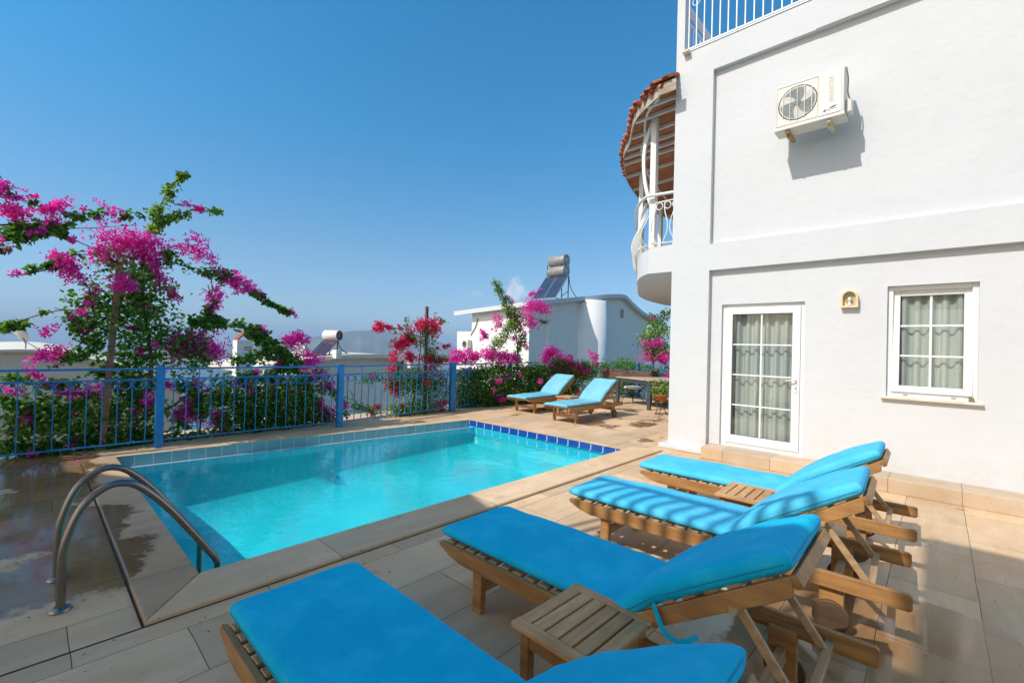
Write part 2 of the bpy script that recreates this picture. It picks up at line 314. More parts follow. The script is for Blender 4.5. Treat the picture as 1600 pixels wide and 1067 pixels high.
def m_ground():
    m, t, p = nmat('hillside'); v = coords(t)
    c = ramp(t, noise(t, v, .08, 8, .65), [(.3, (.06, .08, .03)), (.5, (.14, .13, .07)), (.7, (.26, .22, .15))])
    t.links.new(c, p.inputs['Base Color']); p.inputs['Roughness'].default_value = .95; MATS['hillside'] = m
    m, t, p = nmat('mountain'); v = coords(t)
    c = ramp(t, noise(t, v, .004, 9, .65), [(.3, (.05, .07, .04)), (.5, (.09, .10, .06)), (.72, (.20, .18, .13))])
    t.links.new(c, p.inputs['Base Color']); p.inputs['Roughness'].default_value = .95; MATS['mountain'] = m
    m, t, p = nmat('sea'); v = coords(t)
    p.inputs['Base Color'].default_value = (.012, .07, .13, 1); p.inputs['Roughness'].default_value = .35
    bump(t, p, noise(t, v, .05, 6, .6), .4, 4); MATS['sea'] = m
m_ground()
# ------------------------------------------------------------------ mesh helpers
class MB:
    def __init__(s): s.v = []; s.f = []; s.sm = []
    def add(s, vs, fs, smooth=False):
        k = len(s.v); s.v += [tuple(x) for x in vs]; s.f += [tuple(i+k for i in f) for f in fs]; s.sm += [smooth]*len(fs); return s
    def box(s, x0, x1, y0, y1, z0, z1, M=None):
        vs = [Vector((x, y, z)) for z in (z0, z1) for y in (y0, y1) for x in (x0, x1)]
        if M: vs = [M @ v for v in vs]
        return s.add(vs, [(0, 2, 3, 1), (4, 5, 7, 6), (0, 1, 5, 4), (2, 6, 7, 3), (0, 4, 6, 2), (1, 3, 7, 5)])
    def beam(s, a, b, w, h, up=(0, 0, 1)):
        a, b = Vector(a), Vector(b); d = (b-a).normalized(); u = Vector(up)
        if abs(d.dot(u)) > .98: u = Vector((0, 1, 0))
        r = d.cross(u).normalized()*w/2; q = r.cross(d).normalized()*h/2
        vs = [p+i*r+j*q for p in (a, b) for i, j in ((-1, -1), (1, -1), (1, 1), (-1, 1))]
        return s.add(vs, [(0, 1, 2, 3), (7, 6, 5, 4), (0, 4, 5, 1), (1, 5, 6, 2), (2, 6, 7, 3), (3, 7, 4, 0)])
    def prism(s, poly, t0, t1, ax='z', M=None):
        # poly: 2-D outline; extruded along ax between t0, t1
        n = len(poly)
        def P(a, b, t): return Vector({'z': (a, b, t), 'y': (a, t, b), 'x': (t, a, b)}[ax])
        vs = [P(a, b, t0) for a, b in poly]+[P(a, b, t1) for a, b in poly]
        if M: vs = [M @ v for v in vs]
        return s.add(vs, [tuple(range(n))[::-1], tuple(range(n, 2*n))]+[(i, (i+1) % n, (i+1) % n+n, i+n) for i in range(n)])
    def tube(s, pts, r, n=8, cap=True):
        pts = [Vector(p) for p in pts]; k = len(s.v); vs = []; fs = []; ref = Vector((0, 0, 1)); pr = None
        for i, p in enumerate(pts):
            d = (pts[min(i+1, len(pts)-1)]-pts[max(i-1, 0)]).normalized()
            if pr is None:
                a = d.cross(ref if abs(d.z) < .9 else Vector((1, 0, 0))).normalized()
            else: a = (pr-d*pr.dot(d)).normalized()
            pr = a; b = d.cross(a); rr = r[i] if isinstance(r, (list, tuple)) else r
            vs += [p+(a*math.cos(2*math.pi*j/n)+b*math.sin(2*math.pi*j/n))*rr for j in range(n)]
        for i in range(len(pts)-1):
            fs += [(i*n+j, i*n+(j+1) % n, (i+1)*n+(j+1) % n, (i+1)*n+j) for j in range(n)]
        s.add(vs, fs, True)
        if cap:
            s.add(vs[:n], [tuple(range(n))[::-1]]); s.add(vs[-n:], [tuple(range(n))])
        return s
    def lathe(s, prof, n=24, M=None, smooth=True):
        vs = []; fs = []
        for r, z in prof:
            vs += [Vector((r*math.cos(2*math.pi*j/n), r*math.sin(2*math.pi*j/n), z)) for j in range(n)]
        if M: vs = [M @ v for v in vs]
        for i in range(len(prof)-1):
            fs += [(i*n+j, i*n+(j+1) % n, (i+1)*n+(j+1) % n, (i+1)*n+j) for j in range(n)]
        return s.add(vs, fs, smooth)
    def ring(s, c, r, t, n=18, ax='x', m=6):
        # torus around axis vector ax
        A = Vector(ax).normalized() if not isinstance(ax, str) else Vector({'x': (1, 0, 0), 'y': (0, 1, 0), 'z': (0, 0, 1)}[ax])
        u = A.cross(Vector((0, 0, 1))); u = Vector((1, 0, 0)) if u.length < .01 else u.normalized(); v = A.cross(u); c = Vector(c); vs = []; fs = []
        for i in range(n):
            a = 2*math.pi*i/n; d = u*math.cos(a)+v*math.sin(a)
            for j in range(m):
                b = 2*math.pi*j/m; vs.append(c+d*(r+t*math.cos(b))+A*t*math.sin(b))
        for i in range(n):
            for j in range(m): fs.append((i*m+j, ((i+1) % n)*m+j, ((i+1) % n)*m+(j+1) % m, i*m+(j+1) % m))
        return s.add(vs, fs, True)
    def grid(s, fn, nu, nv, smooth=True, flip=False):
        vs = [fn(i/nu, j/nv) for j in range(nv+1) for i in range(nu+1)]
        fs = [(j*(nu+1)+i, j*(nu+1)+i+1, (j+1)*(nu+1)+i+1, (j+1)*(nu+1)+i) for j in range(nv) for i in range(nu)]
        if flip: fs = [f[::-1] for f in fs]
        return s.add(vs, fs, smooth)
    def build(s, name, mat, parent=None, bevel=0, seg=1, **tags):
        me = bpy.data.meshes.new(name); me.from_pydata(s.v, [], s.f); me.polygons.foreach_set('use_smooth', s.sm)
        me.update(); o = bpy.data.objects.new(name, me); COL.objects.link(o)
        me.materials.append(MATS[mat] if isinstance(mat, str) else mat)
        if parent: o.parent = parent
        if bevel:
            b = o.modifiers.new('bevel', 'BEVEL'); b.width = bevel; b.segments = seg; b.limit_method = 'ANGLE'; b.angle_limit = R(35); b.harden_normals = False
        for k, v in tags.items(): o[k] = v
        return o
def thing(name, label, cat, loc=(0, 0, 0), rz=0, group=None):
    o = bpy.data.objects.new(name, None); COL.objects.link(o); o.location = loc; o.rotation_euler = (0, 0, rz); o.empty_display_size = .2
    o['label'] = label; o['category'] = cat
    if group: o['group'] = group
    return o
def struct(o): o['kind'] = 'structure'; return o
def dup(root, loc, rz, label):
    def cp(o, par):
        c = o.copy(); COL.objects.link(c)
        if par: c.parent = par
        for ch in kids.get(o.name, []): cp(ch, c)
        return c
    kids = {}
    for o in COL.objects:
        if o.parent: kids.setdefault(o.parent.name, []).append(o)
    r = cp(root, None); r.location = loc; r.rotation_euler = (0, 0, rz); r['label'] = label; return r
def smooth_path(pts, n=6):
    P = [Vector(p) for p in pts]; out = []
    for i in range(len(P)-1):
        p0, p1, p2, p3 = P[max(i-1, 0)], P[i], P[i+1], P[min(i+2, len(P)-1)]
        for k in range(n):
            t = k/n; out.append(.5*((2*p1)+(p2-p0)*t+(2*p0-5*p1+4*p2-p3)*t*t+(3*p1-p0-3*p2+p3)*t**3))
    out.append(P[-1]); return out

# ------------------------------------------------------------------ terrace, pool
PNL, PFL, PFR, PNR = (-7.90, .81), (-7.30, 6.46), (-3.585, 6.49), (-3.585, .80)   # pool rim corners
CX = -3.17; CY = .47
d = MB()
def quad(m, pts, z): m.add([(x, y, z) for x, y in pts], [tuple(range(len(pts)))])
XL, XR, Y0, Y1 = -9.35, 7.0, -16.0, 15.4
quad(d, [(XL, Y0), (XR, Y0), (XR, .6), (PNR[0]+.1, .6), (PNL[0], .6), (XL, .6)], 0)
quad(d, [(PNR[0]+.1, .6), (XR, .6), (XR, 6.49), (PNR[0]+.1, 6.49)], 0)
quad(d, [(XL, .6), (PNL[0]-.02, .6), (PFL[0]-.0, PFL[1]), (XL, 6.46)], 0)
quad(d, [(XL, 6.46), PFL, PFR, (PNR[0]+.1, 6.49), (XR, 6.49), (XR, Y1), (XL, Y1)], 0)
struct(d.build('terrace_paving', 'paving'))
b = MB(); b.box(XL-.15, XL, Y0, Y1+.15, -4.5, -.01); b.box(XL, XR, Y1, Y1+.15, -4.5, -.01)
struct(b.build('terrace_retaining_wall', 'render_grey'))
WL = -.135; FD = -.66; FN = -1.25
pool = thing('swimming_pool', 'turquoise tiled swimming pool sunk in the travertine terrace beside the blue fence', 'swimming pool', (0, 0, 0))
p = MB()
def pf(u, v):      # sloping floor with a wide coved rise to the walls
    y = .80+(6.48-.80)*v; xl = -7.73+.60*v; x = xl+(-3.585-xl)*u; z0 = FN+(FD-FN)*v
    dd = [x-xl, -3.585-x, y-.80, 6.48-y]; top = WL-.12; k = 0
    for d_, r_ in zip(dd, (.85, .5, .85, .35)):
        t_ = max(0, 1-d_/r_); k = max(k, 1-math.sqrt(max(0, 1-t_*t_)))
    return (x, y, z0+(top-z0)*k*.85)
p.grid(pf, 72, 96); p.build('pool_floor', 'pool_floor', pool)
p = MB()
p.add([(-7.73, .81, FN), (-7.13, 6.47, FD), (-7.13, 6.47, WL-.002), (-7.73, .81, WL-.002)], [(0, 1, 2, 3)])
p.build('pool_wall', 'pool_tile_y', pool); p = MB()
p.add([(-3.583, .8, FN), (-3.583, 6.49, FD), (-3.583, 6.49, .0), (-3.583, .8, .0)], [(3, 2, 1, 0)])
p.build('pool_wall', 'pool_tile_y', pool)
p = MB()
p.add([(-7.13, 6.475, FD), (-3.585, 6.49, FD), (-3.585, 6.49, -.10), (-7.3, 6.47, -.10)], [(0, 1, 2, 3)])
p.build('pool_end_wall', 'pool_tile_x', pool); p = MB()
p.add([(-7.73, .802, FN), (-3.585, .802, FN), (-3.585, .802, 0), (-7.73, .802, 0)], [(3, 2, 1, 0)]); p.build('pool_end_wall', 'pool_tile_x', pool); p = MB()
p.box(-7.15, -3.6, 6.25, 6.47, FD, FD+.2)
p.build('pool_bench', 'pool_tile_x', pool)
p = MB(); p.add([(-7.31, 6.468, -.10), (-3.585, 6.492, -.10), (-3.585, 6.492, -.008), (-7.31, 6.468, -.008)], [(0, 1, 2, 3)])
p.box(-7.31, -3.585, 6.455, 6.476, -.112, -.100); p.build('waterline_tiles', 'blue_tile', pool)
p = MB(); p.add([(-7.90, .81, -.15), (-7.30, 6.46, -.15), (-7.30, 6.46, 0), (-7.90, .81, 0)], [(0, 1, 2, 3)]); p.build('gutter_tiles', 'aqua_tile', pool)
p = MB(); p.add([(-7.90, .80, -.15), (-7.745, .80, -.140), (-7.145, 6.47, -.140), (-7.30, 6.46, -.15)], [(0, 1, 2, 3)]); p.build('overflow_gutter', simple('gutter_wet_sheen', (.50, .68, .74), .12, 0, .12, 4), pool)  # wet gutter, with a pale sky reflection put into its base colour
p = MB(); p.add([(-7.745, .80, -.132), (-7.722, .80, -.132), (-7.122, 6.47, -.132), (-7.145, 6.47, -.132)], [(0, 1, 2, 3)])
p.build('overflow_edge', 'blue_tile', pool)
p = MB(); N_ = 60
wp = [(-7.733, .806), (-3.586, .806), (-3.586, 6.485), (-7.135, 6.466)]
p.add([(x, y, WL) for x, y in wp]+([(x, y, FD+.004) for x, y in wp] if WVOL else []), [(0, 1, 2, 3)]+([(7, 6, 5, 4), (0, 4, 5, 1), (1, 5, 6, 2), (2, 6, 7, 3), (3, 7, 4, 0)] if WVOL else []))
wo_ = struct(p.build('pool_water', 'water'))
if WVOL:      # only the top face is the optical surface; sides and bottom just close the water body
    cm_, ct_, cp_ = nmat('water_side'); ct_.nodes.remove(cp_); tb_ = ct_.nodes.new('ShaderNodeBsdfTransparent'); ct_.links.new(tb_.outputs[0], ct_.nodes['Material Output'].inputs[0])
    vv_ = ct_.nodes.new('ShaderNodeVolumePrincipled'); vv_.inputs['Density'].default_value = WVOL; vv_.inputs['Color'].default_value = (.16, .93, 1, 1); vv_.inputs['Absorption Color'].default_value = (.3, .9, 1, 1); ct_.links.new(vv_.outputs[0], ct_.nodes['Material Output'].inputs['Volume'])
    wo_.data.materials.append(cm_)
    for f_ in wo_.data.polygons[1:]: f_.material_index = 1
# coping: two raised mitred runs with a rounded nose
CZ = .028
c = MB(); g = .004
c.add([(x, y, z) for z in (-.03, CZ) for x, y in [(-7.72, CY+.005), (CX-g, CY+.002), (PNR[0]-g-.012, .815), (-7.90, .80)]],
      [(3, 2, 1, 0), (4, 5, 6, 7), (0, 1, 5, 4), (1, 2, 6, 5), (2, 3, 7, 6), (3, 0, 4, 7)])
struct(c.build('pool_coping_near', 'coping_across', bevel=.010, seg=2))
c = MB()
c.add([(x, y, z) for z in (-.03, CZ) for x, y in [(CX, CY), (CX+.005, 6.9), (PNR[0]-.012, 6.9-.2), (PNR[0]-.012, .815+.005)]],
      [(3, 2, 1, 0), (4, 5, 6, 7), (0, 1, 5, 4), (1, 2, 6, 5), (2, 3, 7, 6), (3, 0, 4, 7)])
struct(c.build('pool_coping_side', 'coping_stone', bevel=.010, seg=2))
c = MB(); c.box(CX+.001, CX+.011, -6, 6.9, .0005, .003); c.box(-7.72, CX, CY-.013, CY-.001, .0005, .003)
struct(c.build('paving_joint', simple('joint_dirt', (.045, .03, .02), .95, 0, .5, 12)))

# ladder
lad = thing('pool_ladder', 'curved stainless steel pool ladder rails at the near left corner of the pool', 'pool ladder', (0, 0, 0))
prof = [(.158, 0), (.158, .30), (.185, .45), (.24, .585), (.325, .668), (.415, .685), (.51, .635), (.65, .475), (.79, .27), (.885, .125), (.935, .04), (.945, -.06), (.942, -.75)]
for x in (-3.69, -4.17):
    t = MB(); t.tube(smooth_path([(x, y, z) for y, z in prof], 6), .0215, 14)
    h = t.build('handrail', 'steel', lad)
    f = MB(); f.lathe([(0, .022), (.03, .022), (.045, .014), (.052, .003), (.052, 0), (0, 0)], 28, Matrix.Translation((x, .158, .001)), False); f.build('flange', 'steel', h)
for z in (-.30, -.55, -.78):
    t = MB(); t.box(-4.16, -3.70, .905, .975, z, z+.03); t.build('tread', 'black_plastic', lad, bevel=.006)

# ------------------------------------------------------------------ sun loungers (local: origin at foot, near side; +X towards the head, +Y across)
LW = .70
def cushion(m, L, Wd, h, fx, puff=.012, seed=0):
    rnd = random.Random(seed); ph = [rnd.uniform(0, 6) for _ in range(6)]
    def dist(t, n=None):          # denser samples near both edges
        return .5-.5*math.copysign(abs(math.cos(math.pi*t))**.55, math.cos(math.pi*t)) if 0 < t < 1 else t
    def edge(t, k): return max(0, 1-abs(2*t-1)**k)**.42
    def top(u, v, sgn):
        a, b = dist(u), dist(v); e = edge(a, 30*L)*edge(b, 15)
        z = h/2*e*sgn
        if sgn > 0:
            z += puff*math.sin(math.pi*a)*math.sin(math.pi*b)
            z += .0035*e*(math.sin(9*a*L+ph[0]+2*b)+math.sin(5*a*L+7*b+ph[1])+.7*math.sin(23*a*L-9*b+ph[2]))
            z += -.004*e*math.exp(-((b-.5+.45*math.copysign(1, b-.5))/.06)**2)*math.sin(30*a*L+ph[3])
        bul = .012*(1-abs(z)/(h/2+1e-6))*0
        return fx(a*L, b*Wd, z+h/2)
    m.grid(lambda u, v: top(u, v, 1), 44, 26); m.grid(lambda u, v: top(u, v, -1), 44, 26, flip=True)
def rim(L, Wd, h, z, fx, inset=.002):
    P = []; r = .035
    for (cx_, cy_, a0) in ((L-r, r, -90), (L-r, Wd-r, 0), (r, Wd-r, 90), (r, r, 180)):
        for k in range(6):
            a = R(a0+90*k/5); P.append((cx_+(r-inset)*math.cos(a), cy_+(r-inset)*math.sin(a)))
    P.append(P[0]); out = []
    for (a, b), (c_, d_) in zip(P, P[1:]):
        n = max(1, int(math.hypot(c_-a, d_-b)/.05))
        for k in range(n): out.append(fx(a+(c_-a)*k/n, b+(d_-b)*k/n, z))
    out.append(out[0]); return out
HX, HZ, BA, BL = 1.26, .325, R(32.5), .82
def make_lounger(label, group, cm, strap=True, seed=1, teak='teak'):
    t = thing('sun_lounger', label, 'sun lounger', group=group)
    zt = .345
    for k, y in enumerate((0, LW-.03)):
        s = MB(); s.prism([(0, .335), (.012, .345), (2.14, .345), (2.155, .335), (2.155, .268), (2.14, .255), (.20, .255), (.10, .275), (0, .318)], y, y+.03, 'y')
        s.build('side_rail', teak, t, bevel=.004, seg=2)
    for x in (.28, 1.74):
        for y in (.035, LW-.085):
            s = MB(); w_ = .075 if x < 1 else .12
            s.box(x, x+w_, y, y+.045, 0, .30) if x < 1 else s.box(x, x+w_, y, y+.045, .05, .30)
            s.build('leg', teak, t, bevel=.004)
    for q_ in ((.30, .325, .10, .16), (.30, .325, .27, .32), (1.78, 1.82, .16, .22)):
        s = MB(); s.box(q_[0], q_[1], .08, LW-.085, q_[2], q_[3]); s.build('crossbar', 'teak_y', t, bevel=.003)
    for y in (.005, LW-.035):
        s = MB(); M = Matrix.Translation((1.80, y, .09)) @ Matrix.Rotation(R(-90), 4, 'X')
        s.lathe([(0, 0), (.086, 0), (.09, .004), (.09, .026), (.086, .03), (0, .03)], 28, M, False)
        s.build('wheel', 'teak_dark', t)
    s = MB(); n = 13
    for k in range(n):
        x = .035+k*(HX-.06)/(n-.3); s.box(x, x+.062, .032, LW-.032, .328, .349)
    s.build('seat_slats', 'teak_y', t, bevel=.003)
    M = Matrix.Translation((HX, 0, HZ)) @ Matrix.Rotation(-BA, 4, 'Y')
    bf = MB()
    for y in (.045, LW-.045-.028):
        bf.prism([(0, -.035), (0, .035), (BL-.0, .035), (BL, .012), (BL-.03, -.035)], y, y+.028, 'y', M)
    bf.box(BL-.001, BL+.026, .045, LW-.045, -.012, .036, M)
    bf.build('backrest_frame', teak, t, bevel=.003)
    s = MB()
    for k in range(7):
        x = .05+k*.104; s.box(x, x+.062, .06, LW-.06, .036, .054, M)
    s.build('backrest_slats', 'teak_y', t, bevel=.003)
    s = MB(); a = M @ Vector((.56, 0, -.03)); e = Vector((HX+.72, 0, .285))
    for y in (.10, LW-.10-.02): s.beam((a.x, y, a.z), (e.x, y, e.z), .022, .035)
    s.beam((a.x, .035, a.z), (a.x, LW-.035, a.z), .032, .026); s.beam((e.x, .03, e.z+.01), (e.x, LW-.03, e.z+.01), .035, .032)
    s.build('prop_frame', 'teak_y', t, bevel=.003)
    for y in (.042, LW-.042): s = MB(); s.beam((HX+.30, y, .30), (HX+.66, y, .30), .02, .03); s.build('notch_strip', teak, t)
    # mattress: seat pad and thicker back pad, creased between them
    cw = .615; y0 = (LW-cw)/2; cmh = .068
    fs = lambda x, y, z: Vector((-.035+x, y0+y, .350+z))
    MB_ = Matrix.Translation((HX-.045, 0, .340)) @ Matrix.Rotation(-BA, 4, 'Y')
    MBK = Matrix.Translation((HX, 0, HZ)) @ Matrix.Rotation(-BA, 4, 'Y')
    def fb(x, y, z):
        k = min(1, x/.22); zz = z*(1+.14*math.sin(math.pi*min(1, x/.85)))
        q = MBK @ Vector((x-.003, 0, .024*k*k+.016+zz))
        return Vector((q.x, y0+y, q.z))
    c = MB(); cushion(c, HX+.03, cw, cmh, fs, .010, seed); cushion(c, .855, cw, cmh+.018, fb, .010, seed+5)
    mt = c.build('mattress', cm, t)
    sm = MB(); sm.tube(rim(HX+.03, cw, cmh, .022, fs, .0005), .003, 5, False); sm.tube(rim(.855, cw, cmh, .036, fb, .0005), .003, 5, False)
    sm.build('piping', 'seam_blue', mt)
    if strap:
        q = M @ Vector((.24, .045, .04)); s = MB()
        pts = smooth_path([(q.x-.01, .030, q.z+.02), (q.x+.01, .022, q.z-.02), (q.x+.05, .015, q.z-.075), (q.x+.11, .03, q.z-.095), (q.x+.17, .06, q.z-.06)], 5)
        for a_, b_2 in zip(pts, pts[1:]): s.beam(a_, b_2, .004, .024)
        s.build('strap', cm, mt)
    return t
GR = 'wooden sun loungers with blue mattresses'
L2 = make_lounger('fully shaded teak lounger, second from the camera, with a blue ribbon dangling behind it', GR, 'cushion_blue', True, 3); L2.location = (-2.315, 1.83, 0); L2.rotation_euler.z = R(.6)
L1 = dup(L2, (-2.28, .60, 0), R(-.2), 'nearest teak lounger with blue mattress, cut off by the bottom edge of the photo')
L3 = dup(L2, (-2.235, 3.12, 0), R(2.2), 'teak lounger with striped railing shadows across its blue mattress, third from the camera')
L4 = dup(L2, (-2.25, 4.38, 0), R(1.2), 'fully sunlit lounger nearest the house wall, beside the doorstep')
LB = dup(L2, (-5.50, 7.62, 0), R(90), 'far lounger with pale aqua mattress beside the dark legged dining table')
LA = dup(L2, (-6.98, 8.02, 0), R(91), 'far lounger with pale aqua mattress close against the bougainvillea hedge')
def recolor(root, mm):
    for o in [o for o in COL.objects if o.parent == root and o.name.startswith('mattress')]:
        o.data = o.data.copy(); o.data.materials[0] = MATS[mm]
        for q in [q for q in COL.objects if q.parent == o or (q.parent == root and q.name.startswith('strap'))]:
            if q.name.startswith('strap'): bpy.data.objects.remove(q)
for r, mm in ((L1, 'cushion_blue'), (L3, 'cushion_mid'), (L4, 'cushion_mid'), (LB, 'cushion_faded'), (LA, 'cushion_faded')): recolor(r, mm)
# side tables
def make_table(label):
    t = thing('side_table', label, 'side table', group='small slatted teak side tables'); w_, l_ = .43, .47
    fr = .055
    for y in (0, l_-fr): s = MB(); s.box(0, w_, y, y+fr, .395, .42); s.build('top_rail', 'bleached_teak_x', t, bevel=.003)
    s = MB(); n = 6; g_ = (w_-.0)/n
    for k in range(n): s.box(k*g_+.004, (k+1)*g_-.006, fr+.001, l_-fr-.001, .396, .419)
    s.build('top_slats', 'bleached_teak', t, bevel=.003)
    for x in (.03, w_-.075):
        for y in (.03, l_-.075): q = MB(); q.box(x, x+.045, y, y+.045, 0, .394); q.build('leg', 'teak', t, bevel=.003)
    s = MB(); s.box(.076, w_-.076, .035, .055, .32, .393); s.box(.076, w_-.076, l_-.055, l_-.035, .32, .393)
    s.box(.035, .055, .076, l_-.076, .32, .393); s.box(w_-.055, w_-.035, .076, l_-.076, .32, .393); s.build('apron', 'teak', t)
    return t
T1 = make_table('weathered slatted side table between the two nearest loungers'); T1.location = (-1.325, 1.335+.11, 0); T1.rotation_euler.z = R(-1)
T2 = dup(T1, (-1.35, 3.95, 0), R(1.5), 'small slatted side table by the lounger nearest the house wall')
T3 = dup(T1, (-6.75, 8.75, 0), R(2), 'small teak side table between the two far pale loungers')
# ------------------------------------------------------------------ the white villa
FY = 7.25; RD = .085
villa = thing('white_villa', 'white stucco villa at right with glazed door, window and round corner balcony', 'house', (0, 0, 0))
def wall_grid(m, y, x0, x1, z0, z1, holes, depth, back=None):
    xs = sorted({x0, x1, *[h[0] for h in holes], *[h[1] for h in holes]}); zs = sorted({z0, z1, *[h[2] for h in holes], *[h[3] for h in holes]})
    for i in range(len(xs)-1):
        for j in range(len(zs)-1):
            cx, cz = (xs[i]+xs[i+1])/2, (zs[j]+zs[j+1])/2
            if any(h[0] < cx < h[1] and h[2] < cz < h[3] for h in holes): continue
            m.add([(xs[i], y, zs[j]), (xs[i+1], y, zs[j]), (xs[i+1], y, zs[j+1]), (xs[i], y, zs[j+1])], [(0, 1, 2, 3)])
    for h in holes:
        a, b, c, d_ = h
        for q in ([(a, y, c), (a, y+depth, c), (a, y+depth, d_), (a, y, d_)], [(b, y, c), (b, y, d_), (b, y+depth, d_), (b, y+depth, c)],
                  [(a, y, d_), (a, y+depth, d_), (b, y+depth, d_), (b, y, d_)], [(a, y, c), (b, y, c), (b, y+depth, c), (a, y+depth, c)]):
            m.add(q, [(0, 1, 2, 3)])
FX0, FX1 = -3.235, 7.2
m = MB()
LR = (-2.63, FX1, .10, 2.865); UR = (-2.63, FX1, 3.28, 6.03)
wall_grid(m, FY, FX0, FX1, 0, 6.46, [LR, UR], RD)
DO = (-2.455, -1.355, .17, 2.325); WI = (-.475, .33, 1.10, 2.47)
wall_grid(m, FY+RD, LR[0], FX1, LR[2], LR[3], [DO, WI], .15)
wall_grid(m, FY+RD, UR[0], FX1, UR[2], UR[3], [], .1)
m.add([(FX0, FY, 0), (FX0, FY, 6.46), (FX0, 17, 6.46), (FX0, 17, 0)], [(0, 1, 2, 3)])                # side wall
m.add([(FX0, FY, 6.46), (FX1, FY, 6.46), (FX1, 17, 6.46), (FX0, 17, 6.46)], [(0, 1, 2, 3)])        # terrace floor
m.box(-1.27, FX1, FY-.012, FY+.2, 6.035, 7.6)                                                    # solid parapet further right
m.build('wall', 'white_stucco', villa)
m = MB(); m.box(FX0-.001, FX0+.13, FY-.001, FY+.16, 6.461, 8.6); m.build('corner_pillar', 'white_stucco', villa)
m = MB(); m.box(-3.36, -2.60, FY-.10, FY, 0, .075); m.box(-3.36, FX0, FY, 12, 0, .075); m.build('plinth', 'white_stucco', villa, bevel=.015, seg=2)
m = MB(); m.box(-2.585, FX1, 6.935, FY+RD-.001, 0, .17); m.build('doorstep', 'step_stone', villa, bevel=.008, seg=2)
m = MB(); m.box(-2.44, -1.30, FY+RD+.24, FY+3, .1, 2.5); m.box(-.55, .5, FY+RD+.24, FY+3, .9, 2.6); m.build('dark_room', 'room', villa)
# door
YF = FY+RD+.045
def frame(m, x0, x1, z0, z1, y0, y1, w_, wb=None, wt=None, wl=None, wr=None):
    wb = wb or w_; wt = wt or w_; wl = wl or w_; wr = wr or w_
    m.box(x0, x0+wl, y0, y1, z0, z1); m.box(x1-wr, x1, y0, y1, z0, z1); m.box(x0+wl, x1-wr, y0, y1, z1-wt, z1); m.box(x0+wl, x1-wr, y0, y1, z0, z0+wb)
def curtain(m, x0, x1, z0, z1, y, seed):
    rr = random.Random(seed); fr = [(rr.uniform(46, 56), rr.uniform(0, 6), rr.uniform(.026, .032)), (rr.uniform(19, 25), rr.uniform(0, 6), .011)]
    def f(u, v):
        x = x0+(x1-x0)*u; z = z0+(z1-z0)*v; k = sum(a*math.copysign(abs(math.sin(f_*x+p_+.25*math.sin(2*z))) ** .7, math.sin(f_*x+p_+.25*math.sin(2*z))) for f_, p_, a in fr)
        return (x, y+k, z)
    m.grid(f, 110, 8)
door = MB(); door.build  # noqa
m = MB(); frame(m, DO[0], DO[1], DO[2], DO[3], YF, YF+.06, .05, .05); dr = m.build('door', 'pvc', villa, bevel=.004)
m = MB(); dx0, dx1, dz0, dz1 = DO[0]+.052, DO[1]-.052, DO[2]+.052, DO[3]-.052
frame(m, dx0, dx1, dz0, dz1, YF-.018, YF+.045, .10, .12); m.build('sash', 'pvc', dr, bevel=.006, seg=2)
gx0, gx1, gz0, gz1 = dx0+.10, dx1-.10, dz0+.12, dz1-.10
m = MB(); frame(m, gx0-.002, gx1+.002, gz0-.002, gz1+.002, YF+.0, YF+.02, .010); m.build('gasket', 'gasket', dr)
m = MB(); m.add([(gx0, YF+.012, gz0), (gx1, YF+.012, gz0), (gx1, YF+.012, gz1), (gx0, YF+.012, gz1)], [(0, 1, 2, 3)]); m.build('pane', 'glass', dr)
m = MB(); cx = (gx0+gx1)/2; m.box(cx-.011, cx+.011, YF+.001, YF+.0115, gz0, gz1)
for k in range(1, 4):
    z = gz0+(gz1-gz0)*k/4; m.box(gx0, cx-.011, YF+.002, YF+.0113, z-.010, z+.010); m.box(cx+.011, gx1, YF+.002, YF+.0113, z-.010, z+.010)
m.build('glazing_bars', 'pvc', dr)
m = MB(); m.box(dx1-.062, dx1-.032, YF-.030, YF-.018, 1.05, 1.27); m.build('lock_plate', 'white_paint', dr, bevel=.004)
m = MB(); m.tube([(dx1-.047, YF-.03, 1.225), (dx1-.047, YF-.065, 1.225), (dx1-.058, YF-.070, 1.223), (dx1-.16, YF-.070, 1.218)], .009, 8); m.build('handle', 'white_paint', dr)
m = MB(); m.box(dx1-.051, dx1-.043, YF-.032, YF-.0301, 1.095, 1.125); m.build('keyhole', 'black_plastic', dr)
m = MB(); curtain(m, gx0-.05, gx1+.05, gz0-.05, gz1+.1, YF+.12, 4); m.build('curtain', 'curtain', dr)
# window
m = MB(); frame(m, WI[0], WI[1], WI[2], WI[3], YF+.01, YF+.07, .055, .06); wi = m.build('window', 'pvc', villa, bevel=.004)
T = Matrix.Translation((0, YF+.02, WI[2]+.06)) @ Matrix.Rotation(R(-3.4), 4, 'X')
wx0, wx1, wh = WI[0]+.045, WI[1]-.045, WI[3]-WI[2]-.105
m = MB()
for a in ((wx0, wx0+.075, 0, wh), (wx1-.075, wx1, 0, wh), (wx0+.075, wx1-.075, 0, .08), (wx0+.075, wx1-.075, wh-.075, wh)): m.box(a[0], a[1], -.035, .03, a[2], a[3], T)
m.build('sash', 'pvc', wi, bevel=.005, seg=2)
ax0, ax1, az0, az1 = wx0+.075, wx1-.075, .08, wh-.075
m = MB(); m.add([T @ Vector(q_) for q_ in ((ax0, 0, az0), (ax1, 0, az0), (ax1, 0, az1), (ax0, 0, az1))], [(0, 1, 2, 3)]); m.build('pane', 'glass', wi)
m = MB(); cx = (ax0+ax1)/2; m.box(cx-.011, cx+.011, -.010, -.0006, az0, az1, T)
